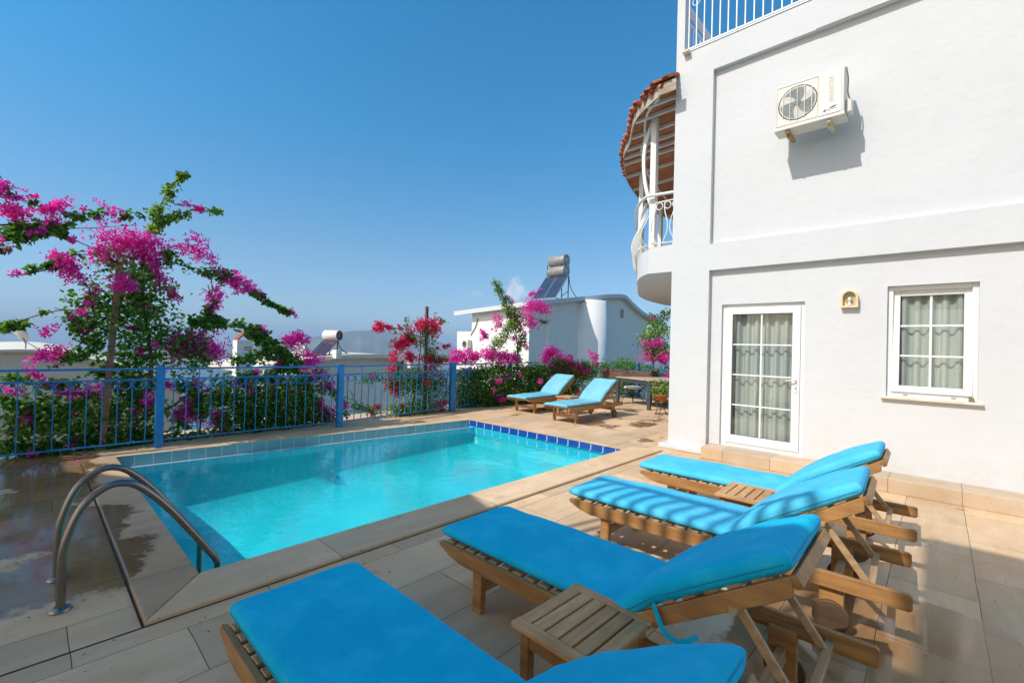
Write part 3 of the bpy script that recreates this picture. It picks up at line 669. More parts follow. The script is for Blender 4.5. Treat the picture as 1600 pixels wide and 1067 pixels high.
for k in (1, 2):
    z = az0+(az1-az0)*k/3; m.box(ax0, cx-.011, -.009, -.0006, z-.010, z+.010, T); m.box(cx+.011, ax1, -.009, -.0006, z-.010, z+.010, T)
m.build('glazing_bars', 'pvc', wi)
m = MB(); curtain(m, WI[0]+.02, WI[1]-.02, WI[2], WI[3], YF+.135, 9); m.build('curtain', 'curtain', wi)
m = MB(); m.box(WI[0]-.045, WI[1]+.045, FY+RD-.055, YF+.02, WI[2]-.028, WI[2]+.001); m.build('window_sill', 'sill_stone', wi, bevel=.004)
m = MB(); m.box(WI[1]-.075, WI[1]-.03, FY+RD+.002, FY+RD+.03, WI[2]+.002, WI[2]+.05); m.build('hinge_block', simple('olive', (.16, .17, .08), .7), wi)
m = MB(); m.box(WI[0]+.16, WI[0]+.205, YF+.004, YF+.0098, WI[2]+.022, WI[2]+.031); m.box(WI[1]-.22, WI[1]-.175, YF+.004, YF+.0098, WI[2]+.022, WI[2]+.031); m.build('drain_slot', 'gasket', wi)
# roof terrace railing
rl = thing('terrace_railing', 'white metal railing on the villa roof terrace at the top of the photo', 'railing', (0, 0, 0))
m = MB(); m.box(-3.10, -1.28, FY-.01, FY+.03, 6.475, 6.492); m.build('base_strip', 'white_paint', rl)
for z in (6.545, 7.42):
    m = MB(); m.box(-3.10, -1.285, FY+.045, FY+.075, z, z+.022); m.build('rail', 'white_paint', rl)
for k in range(15):
    x = -3.06+k*.123; m = MB(); m.box(x-.008, x+.008, FY+.052, FY+.068, 6.567, 7.42); m.build('baluster', 'white_paint', rl)
for k in range(4):
    m = MB(); m.ring((-2.95+.246*k, FY+.06, 7.30), .06, .008, 18, 'y'); m.build('scroll', 'white_paint', rl)
rs = thing('side_railing', 'white side railing with thick handrail behind the villa corner pillar', 'railing', (0, 0, 0))
m = MB(); m.box(-3.17, -3.10, FY+.2, 11, 7.30, 7.37); m.build('handrail', 'white_paint', rs)
m = MB(); m.box(-3.15, -3.12, FY+.2, 11, 6.53, 6.55); m.box(-3.15, -3.12, FY+.2, 11, 7.12, 7.14); m.build('rail', 'white_paint', rs)
for k in range(24):
    y = FY+.28+k*.15; m = MB(); m.box(-3.143, -3.127, y-.008, y+.008, 6.55, 7.12); m.build('baluster', 'white_paint', rs)
m = MB(); m.box(-3.105, -3.0, FY-.10, FY+.0, 6.435, 6.474); m.build('stone_block', 'sill_stone', villa, bevel=.004)
# balcony
S_ = [(-3.236, 7.72), (-3.88, 7.70), (-4.10, 7.90), (-4.32, 8.18), (-4.58, 8.60), (-4.95, 9.33), (-5.60, 10.6), (-5.84, 11.26), (-6.01, 11.93), (-6.13, 12.92), (-6.10, 13.7), (-5.5, 14.5), (-4.4, 15), (-3.236, 15.1)]
def sm2(P, n=4): return [(v.x, v.y) for v in smooth_path([(a, b, 0) for a, b in P], n)]
BP = [S_[0]]+sm2(S_[1:-1], 4)+[S_[-1]]
m = MB(); m.prism(BP[::-1], 2.985, 3.43, 'z'); bal = m.build('balcony', 'white_stucco', villa)
def off(P, d):
    out = []
    for i, (x, y) in enumerate(P):
        a = P[max(i-1, 0)]; b = P[min(i+1, len(P)-1)]; t = Vector((b[0]-a[0], b[1]-a[1])).normalized(); out.append((x+t.y*-d*-1*-1, y-t.x*-d*-1*-1))
    return out
m = MB(); m.prism(off(BP, -.02)[::-1], 3.432, 3.465, 'z'); m.build('balcony_edge', 'sill_stone', bal)
# bulging balustrade
RP = BP[1:-1]
dist = [0]
for a, b in zip(RP, RP[1:]): dist.append(dist[-1]+math.hypot(b[0]-a[0], b[1]-a[1]))
def along(s):
    for i in range(len(dist)-1):
        if dist[i+1] >= s: break
    k = (s-dist[i])/(dist[i+1]-dist[i]); a, b = RP[i], RP[i+1]; t = Vector((b[0]-a[0], b[1]-a[1], 0)).normalized()
    p_ = Vector((a[0]+(b[0]-a[0])*k, a[1]+(b[1]-a[1])*k, 0)); nrm = Vector((t.y, -t.x, 0))
    if nrm.x > 0 and p_.y > 8: nrm = -nrm
    if p_.y <= 8 and nrm.y > 0: nrm = -nrm
    return p_, nrm
bm_ = MB(); s = .08; tot = dist[-1]
while s < min(tot, 6.2):
    p_, nr = along(s); q = [p_-nr*.05+Vector((0, 0, 4.38)), p_-nr*.05+Vector((0, 0, 4.15)), p_+nr*.03+Vector((0, 0, 3.95)), p_+nr*.13+Vector((0, 0, 3.72)), p_+nr*.06+Vector((0, 0, 3.55)), p_-nr*.03+Vector((0, 0, 3.50))]
    bm_.tube(smooth_path(q, 3), .009, 5); s += .13
bm_.build('balusters', 'white_paint', bal)
fr_ = MB()     # straight front part: S-shaped bars and rings next to the wall
for k, x in enumerate((-3.80, -3.62, -3.44, -3.28)):
    sg = -1 if k % 2 else 1
    fr_.tube(smooth_path([(x, 7.76, 4.28), (x, 7.76, 4.12), (x-.06*sg, 7.74, 3.9), (x-.06*sg, 7.74, 3.72), (x+.03*sg, 7.76, 3.54)], 4), .010, 6)
for k in range(4): fr_.ring((-3.72+k*.155, 7.76, 4.20), .062, .010, 20, 'y')
fr_.box(-3.86, -3.236, 7.745, 7.775, 4.27, 4.285); fr_.box(-3.86, -3.236, 7.745, 7.775, 3.52, 3.535); fr_.build('scroll_bars', 'white_paint', bal)
m = MB(); m.tube([(-3.236, 7.77, 4.40)]+[(x, y, 4.40) for x, y in off(RP, .05)], .028, 8); m.tube([(x, y, 3.50) for x, y in off(RP, .04)], .014, 6); m.build('handrail', 'white_paint', bal)
for (x, y, n_) in ((-3.86, 7.80, 'post'), (-5.22, 9.95, 'post'), (-6.0, 12.6, 'post')):
    m = MB(); m.box(x-.055, x+.055, y-.055, y+.055, 3.46, 5.88); m.build('post', 'white_paint', bal, bevel=.006)
m = MB(); q_ = smooth_path([(-3.87, 7.85, 5.9), (-3.98, 7.87, 5.76), (-4.09, 7.89, 5.46), (-4.12, 7.9, 5.11), (-4.07, 7.89, 4.72), (-3.97, 7.87, 4.38), (-3.87, 7.85, 4.15)], 5)
for a_, b_2 in zip(q_, q_[1:]): m.beam(a_, b_2, .06, .05, up=(0, 1, 0))
m.build('arched_brace', 'white_paint', bal)
# tiled canopy
E_ = [(-3.245, 7.02), (-3.42, 7.02), (-3.95, 7.36), (-4.28, 7.72), (-4.66, 8.30), (-4.98, 8.66), (-5.20, 9.0), (-5.37, 9.34), (-5.76, 10.2), (-6.03, 11.1), (-6.26, 11.97), (-6.40, 12.9), (-6.25, 14.0), (-5.6, 14.9), (-4.4, 15.4), (-3.30, 15.5)]
EP = [E_[0]]+sm2(E_[1:-1], 3)+[E_[-1]]
ZE, ZW = 5.84, 5.99
def inner(p_):   # matching point on the wall, a little higher
    return (-3.24, min(max(p_[1]+.15*(12-p_[1])*.35, 7.04), 15.4))
can = MB()
for a, b in zip(EP, EP[1:]):
    ia, ib = inner(a), inner(b); can.add([(*a, ZE), (*b, ZE), (*ib, ZW), (*ia, ZW)], [(0, 1, 2, 3)])
cn = can.build('canopy', 'roof_board', villa)
can = MB()
for a, b in zip(EP, EP[1:]):
    can.add([(*a, ZE-.05), (*b, ZE-.05), (*b, ZE+.13), (*a, ZE+.13)], [(0, 1, 2, 3)]); 
    a2, b2 = (a[0]+.03, a[1]+.0), (b[0]+.03, b[1]+.0); can.add([(*a2, ZE-.05), (*b2, ZE-.05), (*b2, ZE+.0), (*a2, ZE+.0)], [(3, 2, 1, 0)])
    can.add([(*a, ZE-.05), (*b, ZE-.05), (*b2, ZE-.05), (*a2, ZE-.05)], [(3, 2, 1, 0)])
can.box(-3.42, -3.12, 6.99, 7.02, ZE-.05, ZE+.13); can.build('fascia', 'weathered_fascia', cn)
rf = MB(); L_ = [0]
for k in range(0, len(EP), 3):
    a = EP[k]; ia = inner(a)
    if a[1] > 14.6 or k == 0: continue
    rf.beam((a[0]+.03, a[1], ZE-.035), (ia[0], ia[1], ZW-.035), .05, .06)
ring_ = [(x+(-3.24-x)*.22, y+(inner((x, y))[1]-y)*.22, ZE+.11-.09) for x, y in EP[2:-3]]
rf.build('rafters', 'white_paint', cn)
rf = MB()
for a_, b_2 in zip(ring_, ring_[1:]): rf.beam(a_, b_2, .04, .06)
rf.build('ring_beam', 'white_paint', cn)
tl = MB()
ds = [0]
for a, b in zip(EP, EP[1:]): ds.append(ds[-1]+math.hypot(b[0]-a[0], b[1]-a[1]))
def eave(s):
    for i in range(len(ds)-1):
        if ds[i+1] >= s: break
    k = (s-ds[i])/max(1e-6, ds[i+1]-ds[i]); return (EP[i][0]+(EP[i+1][0]-EP[i][0])*k, EP[i][1]+(EP[i+1][1]-EP[i][1])*k)
s = .02; k = 0; rr = random.Random(5)
while s < ds[-1]-.5:
    e = eave(s); ie = inner(e); a = Vector((*e, ZE+.155)); b = Vector((*ie, ZW+.16)); dr_ = (b-a).normalized(); a = a-dr_*rr.uniform(.05, .10)
    n_ = 5
    for q in range(n_):
        p0 = a+(b-a)*(q/n_); p1 = a+(b-a)*((q+1.12)/n_)
        rad = .075 if k % 2 == 0 else .06; lift = .03 if k % 2 == 0 else -.015
        side = dr_.cross(Vector((0, 0, 1))).normalized(); up = side.cross(dr_)
        vs = []; m_ = 6
        for (P_, rs_) in ((p0, 1.0), (p1, .85)):
            for j in range(m_+1):
                an = math.pi*j/m_; sg = 1 if k % 2 == 0 else -1
                vs.append(P_+side*math.cos(an)*rad*rs_+up*(math.sin(an)*rad*.8*rs_*sg+lift))
            for j in range(m_, -1, -1):
                an = math.pi*j/m_; sg = 1 if k % 2 == 0 else -1
                vs.append(P_+side*math.cos(an)*rad*rs_*.82+up*(math.sin(an)*rad*.8*rs_*sg*.75+lift))
        c_ = 2*(m_+1)
        tl.add(vs, [(j, (j+1) % c_, (j+1) % c_+c_, j+c_) for j in range(c_)]+[tuple(range(c_))], False)
    s += .105; k += 1
tl.build('roof_tiles', 'roof_tile', cn)
# air conditioner
ac = thing('air_conditioner', 'cream outdoor air conditioner unit with round fan grille bracketed high on the villa wall', 'air conditioner', (-1.655, 6.835, 4.585))
W_, H_, D_ = .765, .605, .27
m = MB(); m.box(0, W_, 0, D_, 0, H_)
m.build('casing', 'ac_white', ac, bevel=.012, seg=2)
m = MB(); m.box(-.008, W_+.008, -.008, D_, -.004, .03); m.build('base_pan', 'ac_white', ac, bevel=.004)
m = MB(); m.box(.50, W_-.03, -.006, -.0005, .045, H_-.03); m.build('side_panel', 'ac_panel', ac, bevel=.002)
m = MB(); M = Matrix.Translation((.262, -.002, .315)) @ Matrix.Rotation(R(90), 4, 'X'); m.lathe([(0, -.06), (.205, -.05), (.212, 0), (.218, .004), (.224, 0)], 40, M); m.build('fan_opening', 'ac_dark', ac)
m = MB()
for k in range(3):
    a0 = R(35+120*k)
    def f(u, v, a0=a0): 
        a = a0+u*1.35+v*.5; r = .035+v*.16; return (.262+r*math.cos(a), -.0045+.003*u, .315+r*math.sin(a))
    m.grid(f, 8, 4)
m.lathe([(0, .008), (.04, .008), (.045, .004)], 20, Matrix.Translation((.262, 0, .315)) @ Matrix.Rotation(R(90), 4, 'X')); m.build('fan', 'ac_blade', ac)
m = MB()
for k in range(17):
    r = .022+k*.0115; m.ring((.262, -.012, .315), r, .0014, 36, 'y', 4)
for k in range(-2, 3): 
    x = .262+k*.082; hh = math.sqrt(max(0, .225**2-(k*.082)**2)); m.box(x-.003, x+.003, -.019, -.013, .315-hh, .315+hh)
m.build('fan_grille', 'white_paint', ac)
m = MB(); frame(m, .02, .49, .05, H_-.03, -.005, -.0005, .006); m.build('panel_groove', 'ac_dark' if False else 'cream_metal', ac)
fnt = []
def text(parent, s, size, loc, rot, mat, name='lettering', ext=.0008):
    cu = bpy.data.curves.new(name, 'FONT'); cu.body = s; cu.size = size; cu.extrude = ext; cu.align_x = 'CENTER'; cu.align_y = 'CENTER'
    o = bpy.data.objects.new(name, cu); COL.objects.link(o); dg = bpy.context.evaluated_depsgraph_get(); me = bpy.data.meshes.new_from_object(o.evaluated_get(dg)); bpy.data.objects.remove(o)
    q = bpy.data.objects.new(name, me); COL.objects.link(q); q.parent = parent; q.location = loc; q.rotation_euler = rot; me.materials.clear(); me.materials.append(MATS[mat]); return q
text(ac, 'INVERTER', .072, (.635, -.0075, .36), (R(90), R(-90), 0), 'letters')
m = MB(); m.box(.505, W_-.035, -.0085, -.0065, .05, .165); m.build('sticker', 'label_white', ac)
m = MB(); m.prism([(.60, .115), (.66, .14), (.70, .135), (.665, .118), (.64, .112)], -.0105, -.009, 'y'); m.prism([(.545, .09), (.565, .12), (.575, .105), (.60, .11), (.585, .095), (.56, .08)], -.0105, -.009, 'y')
m.box(.63, .69, -.0105, -.009, .098, .103); m.box(.60, .62, -.0105, -.009, .088, .10); m.build('printed_mark', 'label_grey', ac)
m = MB(); m.box(.54, .60, -.0105, -.009, .068, .072); m.build('printed_line', 'label_pink', ac)
for x, mt_ in ((.12, 'rusty'), (.58, 'cream_metal')):
    m = MB(); m.box(x, x+.045, .02, D_+.145, -.042, -.005); m.box(x+.005, x+.04, .09, .15, -.085, -.042); m.build('bracket', mt_, ac, bevel=.003)
m = MB(); m.box(W_+.001, W_+.065, .10, .24, .05, .22); m.build('valve_cover', 'ac_white', ac, bevel=.01)
m = MB(); m.tube(smooth_path([(W_+.01, .05, .60), (W_+.03, .06, .45), (W_+.025, .08, .30), (W_+.045, .12, .20)], 4), .008, 6); m.build('cable', 'gasket', ac)
# wall lamp
wl = thing('wall_lamp', 'small cream arched wall lamp with clear glass globe between door and window', 'wall lamp', (-.945, FY+RD, 2.215))
w_ = .185; hh = .235
arch = [(0, 0), (w_, 0), (w_, .13)]+[(w_/2+w_/2*math.cos(R(a)), .13+.10*math.sin(R(a))) for a in range(15, 166, 15)]+[(0, .13)]
ia = [(w_/2+(x-w_/2)*.74, .022+(z)*.80) for x, z in arch]
m = MB(); m.prism(arch, -.012, 0, 'y'); m.build('back_plate', 'lamp_cream', wl)
m = MB(); n_ = len(arch); vs = [(x, -.075, z) for x, z in arch]+[(x, -.012, z) for x, z in arch]+[(x, -.075, z) for x, z in ia]+[(x, -.012, z) for x, z in ia]; fs = []
for i in range(n_):
    j = (i+1) % n_; fs += [(i, j, j+n_, i+n_), (i, i+2*n_, j+2*n_, j), (i+2*n_, i+3*n_, j+3*n_, j+2*n_)]
m.add(vs, fs); m.build('arched_hood', 'lamp_cream', wl, bevel=.003)
m = MB(); m.lathe([(.012, -.02), (.03, -.015), (.042, .01), (.047, .045), (.040, .08), (.022, .10), (0, .105)], 20, Matrix.Translation((w_/2, -.05, .062))); m.build('glass_globe', 'clear_glass', wl)
m = MB(); m.lathe([(0, -.03), (.03, -.03), (.03, -.012), (.014, -.005), (.014, .02), (0, .02)], 16, Matrix.Translation((w_/2, -.05, .055))); m.lathe([(.012, .02), (.024, .045), (.016, .075), (0, .082)], 14, Matrix.Translation((w_/2, -.05, .055))); m.build('bulb', 'label_white', wl)

# ------------------------------------------------------------------ dining corner
dt = thing('dining_table', 'dark metal legged dining table with pale stone top past the far loungers', 'dining table', (-5.56, 11.22, 0), R(0))
c1, c2 = (-1.36, .60), (0, 0); U = Vector((-1.30, .52)); V_ = Vector((1.0, 1.15))
P4 = [(0, 0), (U.x, U.y), (U.x+V_.x, U.y+V_.y), (V_.x, V_.y)]
m = MB(); m.prism([(x, y) for x, y in P4][::-1], .765, .795, 'z'); m.build('tabletop', 'table_top', dt, bevel=.004)
def ins(p_, k=.94): cx_, cy_ = (U.x+V_.x)/2, (U.y+V_.y)/2; return (cx_+(p_[0]-cx_)*k, cy_+(p_[1]-cy_)*k)
m = MB(); Q = [ins(p_) for p_ in P4]
for a, b in zip(Q, Q[1:]+Q[:1]): m.beam((*a, .72), (*b, .72), .04, .088)
m.build('apron', 'dark_metal', dt)
for p_ in Q: m = MB(); m.box(p_[0]-.045, p_[0]+.045, p_[1]-.045, p_[1]+.045, 0, .76); m.build('leg', 'dark_metal', dt, bevel=.004)
def make_chair(label):
    t = thing('iron_chair', label, 'chair', group='wrought iron chairs around the dining table')
    m = MB(); m.prism([(.27*math.cos(R(a)), .27*math.sin(R(a))) for a in range(0, 360, 20)], .43, .49, 'z'); m.build('cushion', 'chair_cushion', t, bevel=.02, seg=2)
    m = MB(); m.ring((0, 0, .42), .22, .012, 22, 'z')
    m.build('seat_ring', 'wrought', t)
    for sx in (-1, 1):
        for sy in (-1, 1):
            m = MB(); m.tube(smooth_path([(sx*.15, sy*.15, .42), (sx*.10, sy*.10, .28), (sx*.20, sy*.20, .12), (sx*.23, sy*.23, 0)], 4), .009, 6); m.build('leg', 'wrought', t)
    m = MB(); m.tube(smooth_path([(-.2, -.14, .18), (0, 0, .26), (.2, .14, .18)], 4), .008, 6); m.tube(smooth_path([(-.2, .14, .18), (0, 0, .26), (.2, -.14, .18)], 4), .008, 6); m.build('scroll_stretcher', 'wrought', t)
    m = MB(); m.tube(smooth_path([(-.19, .18, .42), (-.20, .22, .66), (-.12, .25, .84), (0, .26, .88), (.12, .25, .84), (.20, .22, .66), (.19, .18, .42)], 5), .010, 6)
    m.tube(smooth_path([(-.08, .20, .44), (-.09, .235, .66), (0, .25, .82)], 4), .007, 6); m.tube(smooth_path([(.08, .20, .44), (.09, .235, .66), (0, .25, .82)], 4), .007, 6); m.build('back', 'wrought', t)
    return t
ch = make_chair('iron chair with cream cushion tucked under the left side of the dining table'); ch.location = (-6.62, 12.35, 0); ch.rotation_euler.z = R(75)
dup(ch, (-6.05, 12.75, 0), R(60), 'iron chair with cream cushion standing behind the dining table')
dup(ch, (-4.95, 11.75, 0), R(-140), 'iron chair at the right end of the dining table, partly hidden by the villa corner')
dup(ch, (-4.95, 12.3, 0), R(-80), 'iron chair at the far right of the dining table near the flowerpot')
pb = thing('wooden_planter', 'brown weathered wooden planter box on legs behind the dining table', 'planter', (-8.05, 12.9, -.10), R(-2))
m = MB()
for k in range(2): m.box(0, 1.75, 0, .03, .74+k*.155, .885+k*.155)
m.box(0, .03, .031, .38, .74, 1.05); m.box(1.72, 1.75, .031, .38, .74, 1.05); m.build('box', 'brown_box', pb)
for x in (-.03, 1.70):
    for y in (-.01, .35): m = MB(); m.box(x, x+.07, y, y+.07, 0, 1.10); m.build('leg', 'brown_box', pb)
m = MB(); m.box(.03, 1.72, .03, .38, .95, 1.0); m.build('soil', 'soil', pb)
fp = thing('flower_pot', 'terracotta pot of yellow green plant on an iron stand beside the villa corner', 'flower pot', (-5.0, 10.75, 0))
m = MB(); m.lathe([(0, .30), (.10, .30), (.155, .47), (.165, .47), (.165, .50), (.145, .50), (.14, .46), (0, .45)], 22); m.build('pot', 'terracotta', fp)
m = MB(); m.ring((0, 0, .32), .125, .008, 18, 'z')
for a in (0, 120, 240):
    c_, s_ = math.cos(R(a)), math.sin(R(a)); m.tube(smooth_path([(.125*c_, .125*s_, .34), (.09*c_, .09*s_, .18), (.16*c_, .16*s_, 0)], 4), .008, 6)
m.build('stand', 'wrought', fp)

# ------------------------------------------------------------------ fences
def fence(name, label, pts, zb, h, lab_posts=True):
    t = thing(name, label, 'fence', (0, 0, 0))
    for a, b in zip(pts, pts[1:]):
        A, B = Vector((*a, 0)), Vector((*b, 0)); L = (B-A).length; d_ = (B-A)/L; nr = Vector((-d_.y, d_.x, 0))
        for z, hh, ww in ((h-.02, .028, .034), (h-.17, .018, .02), (zb, .018, .02)):
            m = MB(); m.beam(A+Vector((0, 0, z)), B+Vector((0, 0, z)), ww, hh); m.build('rail', 'fence_blue', t)
        n = max(2, round(L/.158)); g_ = L/n
        for k in range(1, n):
            m = MB(); p_ = A+d_*g_*k; m.beam(p_+Vector((0, 0, zb)), p_+Vector((0, 0, h-.172 if k % 6 != 3 else h-.03)), .012, .012, up=(d_.x, d_.y, 0)); m.build('baluster', 'fence_blue', t)
        for k in range(n):
            m = MB(); m.ring(A+d_*g_*(k+.5)+Vector((0, 0, h-.245)), g_/2-.016, .0065, 18, tuple(nr), 5); m.build('ring', 'fence_blue', t)
    for a in pts:
        m = MB(); m.box(a[0]-.05, a[0]+.05, a[1]-.05, a[1]+.05, 0, h+.025); m.build('post', 'fence_blue', t, bevel=.005)
    return t
fence('blue_fence', 'blue wrought iron fence with rings along the far side of the pool', [(-8.33, -1.5), (-8.25, 1.31), (-8.16, 4.0), (-8.45, 6.92)], .10, 1.155)
fence('corner_fence', 'blue fence overgrown by the bougainvillea hedge beyond the far loungers', [(-8.50, 7.0), (-9.15, 9.65), (-8.9, 12.2), (-7.35, 14.0), (-5.2, 14.6)], .10, 1.13)
# foliage sprays: (kind, density, leaf size, [(x, y, z, radius), ...]) in metres
P_MAIN=[('F',1.5,1,[(-8.64,0.78,2.92,0.221),(-8.64,0.97,3.02,0.225),(-8.65,1.2,2.92,0.231)]),('F',1.1,1,[(-8.65,1.13,2.7,0.162),(-8.65,1.27,2.55,0.165)]),('F',0.8,1,[(-8.64,0.7,2.77,0.164),(-8.64,0.8,2.65,0.166)]),('F',1.1,1,[(-8.64,0.28,2.61,0.156),(-8.64,0.4,2.52,0.158),(-8.64,0.48,2.35,0.16)]),('F',1.5,1,[(-8.29,0.83,2.32,0.116),(-8.29,0.95,2.28,0.117)]),('F',0.8,1,[(-8.65,1.59,3.07,0.171),(-8.65,1.76,3.02,0.174),(-8.66,1.91,2.93,0.176)]),('F',0.7,1,[(-8.65,1.37,2.44,0.118),(-8.65,1.48,2.14,0.119)]),('F',1.3,1,[(-8.66,2.19,2.67,0.117),(-8.66,2.38,2.55,0.119),(-8.67,2.67,2.42,0.123)]),('F',0.4,1,[(-8.67,2.67,2.4,0.078),(-8.67,2.99,2.24,0.08),(-8.67,3.27,2.11,0.082)]),('F',0.8,1,[(-8.63,-0.17,2.34,0.049),(-8.63,-0.09,2.36,0.05)]),('F',0.9,1,[(-8.63,0.09,1.31,0.118),(-8.64,0.22,1.36,0.12),(-8.64,0.28,1.44,0.121)]),('F',0.6,1,[(-8.64,0.35,1.81,0.061),(-8.64,0.4,1.75,0.061)]),('F',0.6,1,[(-8.64,0.48,1.73,0.089),(-8.64,0.57,1.66,0.09)]),('F',1.0,1,[(-8.65,1.61,1.39,0.181),(-8.66,1.91,1.6,0.186),(-8.66,2.14,1.35,0.19)]),('F',0.6,1,[(-8.65,1.51,1.57,0.139),(-8.65,1.68,1.27,0.141)]),('F',0.6,1,[(-8.67,2.74,1.8,0.101),(-8.67,2.84,1.66,0.102)]),('F',0.5,1,[(-8.63,0.12,1.68,0.085),(-8.63,0.17,1.61,0.085)]),('F',0.5,1,[(-8.65,1.05,2.12,0.095),(-8.65,1.43,2.01,0.099)]),('F',0.4,1,[(-8.64,0.61,2.24,0.126),(-8.64,0.55,2.07,0.125)]),('F',0.4,1,[(-8.66,1.95,2.46,0.166),(-8.66,2.05,2.11,0.168)]),('F',0.5,1,[(-8.64,0.89,1.72,0.074),(-8.65,1.27,1.66,0.077)]),('F',0.8,1,[(-8.63,0.02,1.09,0.075),(-8.63,0.09,1.0,0.076)]),('F',0.9,1,[(-8.63,0.14,0.9,0.076),(-8.64,0.2,0.93,0.077)]),('F',1,1,[(-8.64,0.4,0.78,0.114),(-8.64,0.65,0.8,0.117)]),('F',0.9,1,[(-8.63,0.04,0.56,0.101),(-8.63,0.13,0.36,0.102)]),('F',0.7,1,[(-8.64,0.24,0.57,0.077),(-8.64,0.31,0.45,0.078)]),('F',0.8,1,[(-8.63,-0.14,0.22,0.074),(-8.63,-0.06,0.36,0.075)]),('F',0.8,1,[(-8.64,0.4,0.53,0.07),(-8.64,0.46,0.48,0.071)]),('F',0.9,1,[(-8.64,0.74,0.43,0.082),(-8.64,0.84,0.44,0.083)]),('F',0.7,1,[(-8.64,0.65,0.19,0.063),(-8.64,0.75,0.14,0.064)]),('F',0.5,1,[(-8.64,0.75,0.8,0.073),(-8.64,0.82,0.72,0.074)]),('F',0.5,1,[(-8.43,0.05,0.05,0.041),(-8.43,0.11,0.02,0.041)]),('Y',1.4,0.9,[(-8.65,1.21,3.28,0.106),(-8.65,1.3,3.59,0.088),(-8.65,1.41,3.89,0.069),(-8.65,1.59,4.16,0.05)]),('Y',1.1,0.9,[(-8.65,1.23,3.22,0.087),(-8.65,1.47,3.47,0.076),(-8.65,1.74,3.63,0.065),(-8.66,2.1,3.68,0.053)]),('F',0.5,1,[(-8.65,1.47,3.65,0.079),(-8.65,1.7,3.69,0.081),(-8.66,1.92,3.7,0.083)]),('Y',0.7,1,[(-8.64,0.74,2.46,0.256),(-8.65,1.02,2.52,0.264),(-8.65,1.29,2.38,0.272)]),('L',0.55,1,[(-8.64,0.75,2.0,0.329),(-8.65,1.07,2.05,0.341),(-8.65,1.44,1.86,0.355)]),('L',0.42,1,[(-8.64,0.8,1.55,0.349),(-8.65,1.21,1.56,0.366),(-8.65,1.68,1.39,0.384)]),('L',0.5,1,[(-8.64,0.77,1.27,0.238),(-8.65,1.28,1.27,0.252)]),('L',0.4,1,[(-8.64,0.54,2.25,0.232),(-8.64,0.62,1.72,0.234)]),('L',0.7,1,[(-8.64,0.6,2.73,0.072),(-8.64,0.35,2.67,0.07),(-8.63,0.15,2.47,0.068),(-8.63,-0.11,2.34,0.066)]),('L',0.9,1,[(-8.65,1.32,2.78,0.136),(-8.65,1.73,2.71,0.117),(-8.66,2.17,2.67,0.096),(-8.67,2.67,2.38,0.072),(-8.67,3.27,2.09,0.047)]),('L',1.3,1.3,[(-8.65,1.75,1.85,0.092),(-8.66,2.1,1.87,0.095),(-8.66,2.53,1.79,0.099),(-8.67,2.9,1.55,0.102),(-8.67,3.29,1.26,0.106)]),('L',0.45,1.4,[(-8.63,-0.27,1.64,0.048),(-8.63,0.0,1.81,0.05),(-8.64,0.3,1.93,0.052),(-8.64,0.55,1.9,0.054)]),('L',0.8,1,[(-8.64,0.63,1.54,0.099),(-8.64,0.41,1.29,0.097),(-8.64,0.23,1.17,0.094)]),('L',0.6,1,[(-8.66,1.99,2.52,0.063),(-8.66,2.06,2.27,0.063),(-8.66,1.94,1.99,0.062)]),('L',0.6,1,[(-8.64,0.36,1.8,0.087),(-8.64,0.5,1.63,0.089),(-8.64,0.63,1.45,0.09)]),('L',0.7,1,[(-8.65,1.67,1.67,0.162),(-8.66,1.94,1.16,0.166)]),('L',0.7,1,[(-8.63,-0.25,1.01,0.089),(-8.63,0.08,0.93,0.093),(-8.64,0.51,0.93,0.098)]),('L',1.6,1,[(-8.63,-0.23,0.14,0.138),(-8.64,0.22,0.05,0.146),(-8.64,0.73,0.09,0.155),(-8.65,1.35,0.08,0.166)]),('Y',1.0,1,[(-8.63,-0.18,0.29,0.122),(-8.63,0.1,0.41,0.127),(-8.64,0.4,0.26,0.131),(-8.64,0.94,0.26,0.14)]),('L',0.9,1,[(-8.65,1.03,0.89,0.226),(-8.65,1.24,0.4,0.231)]),('Y',0.6,1,[(-8.63,0.06,0.75,0.126),(-8.64,0.3,0.66,0.13),(-8.64,0.65,0.68,0.135)]),('Y',0.7,1,[(-8.63,0.09,0.51,0.118),(-8.64,0.46,0.39,0.124)]),('L',0.5,1,[(-8.63,-0.22,0.78,0.081),(-8.63,-0.05,0.69,0.083)]),('L',0.8,1,[(-8.64,0.57,1.09,0.09),(-8.64,0.81,1.04,0.092)]),('L',0.5,1,[(-8.64,0.93,0.71,0.13),(-8.64,0.8,0.35,0.128)]),('Y',0.7,1,[(-8.63,-0.24,0.54,0.178),(-8.64,0.33,0.53,0.191),(-8.65,1.01,0.42,0.207)]),('L',0.7,1,[(-8.63,-0.25,0.75,0.113),(-8.63,0.15,0.59,0.119),(-8.64,0.59,0.6,0.125)]),('F',0.7,1,[(-8.63,-0.14,0.86,0.074),(-8.63,-0.08,0.79,0.074)]),('F',0.8,1,[(-8.64,0.3,0.82,0.078),(-8.64,0.48,0.87,0.08)]),('F',0.7,1,[(-8.65,1.04,0.52,0.075),(-8.65,1.12,0.37,0.076)]),('F',0.6,1,[(-8.64,0.92,0.9,0.074),(-8.64,1.0,0.8,0.075)])]
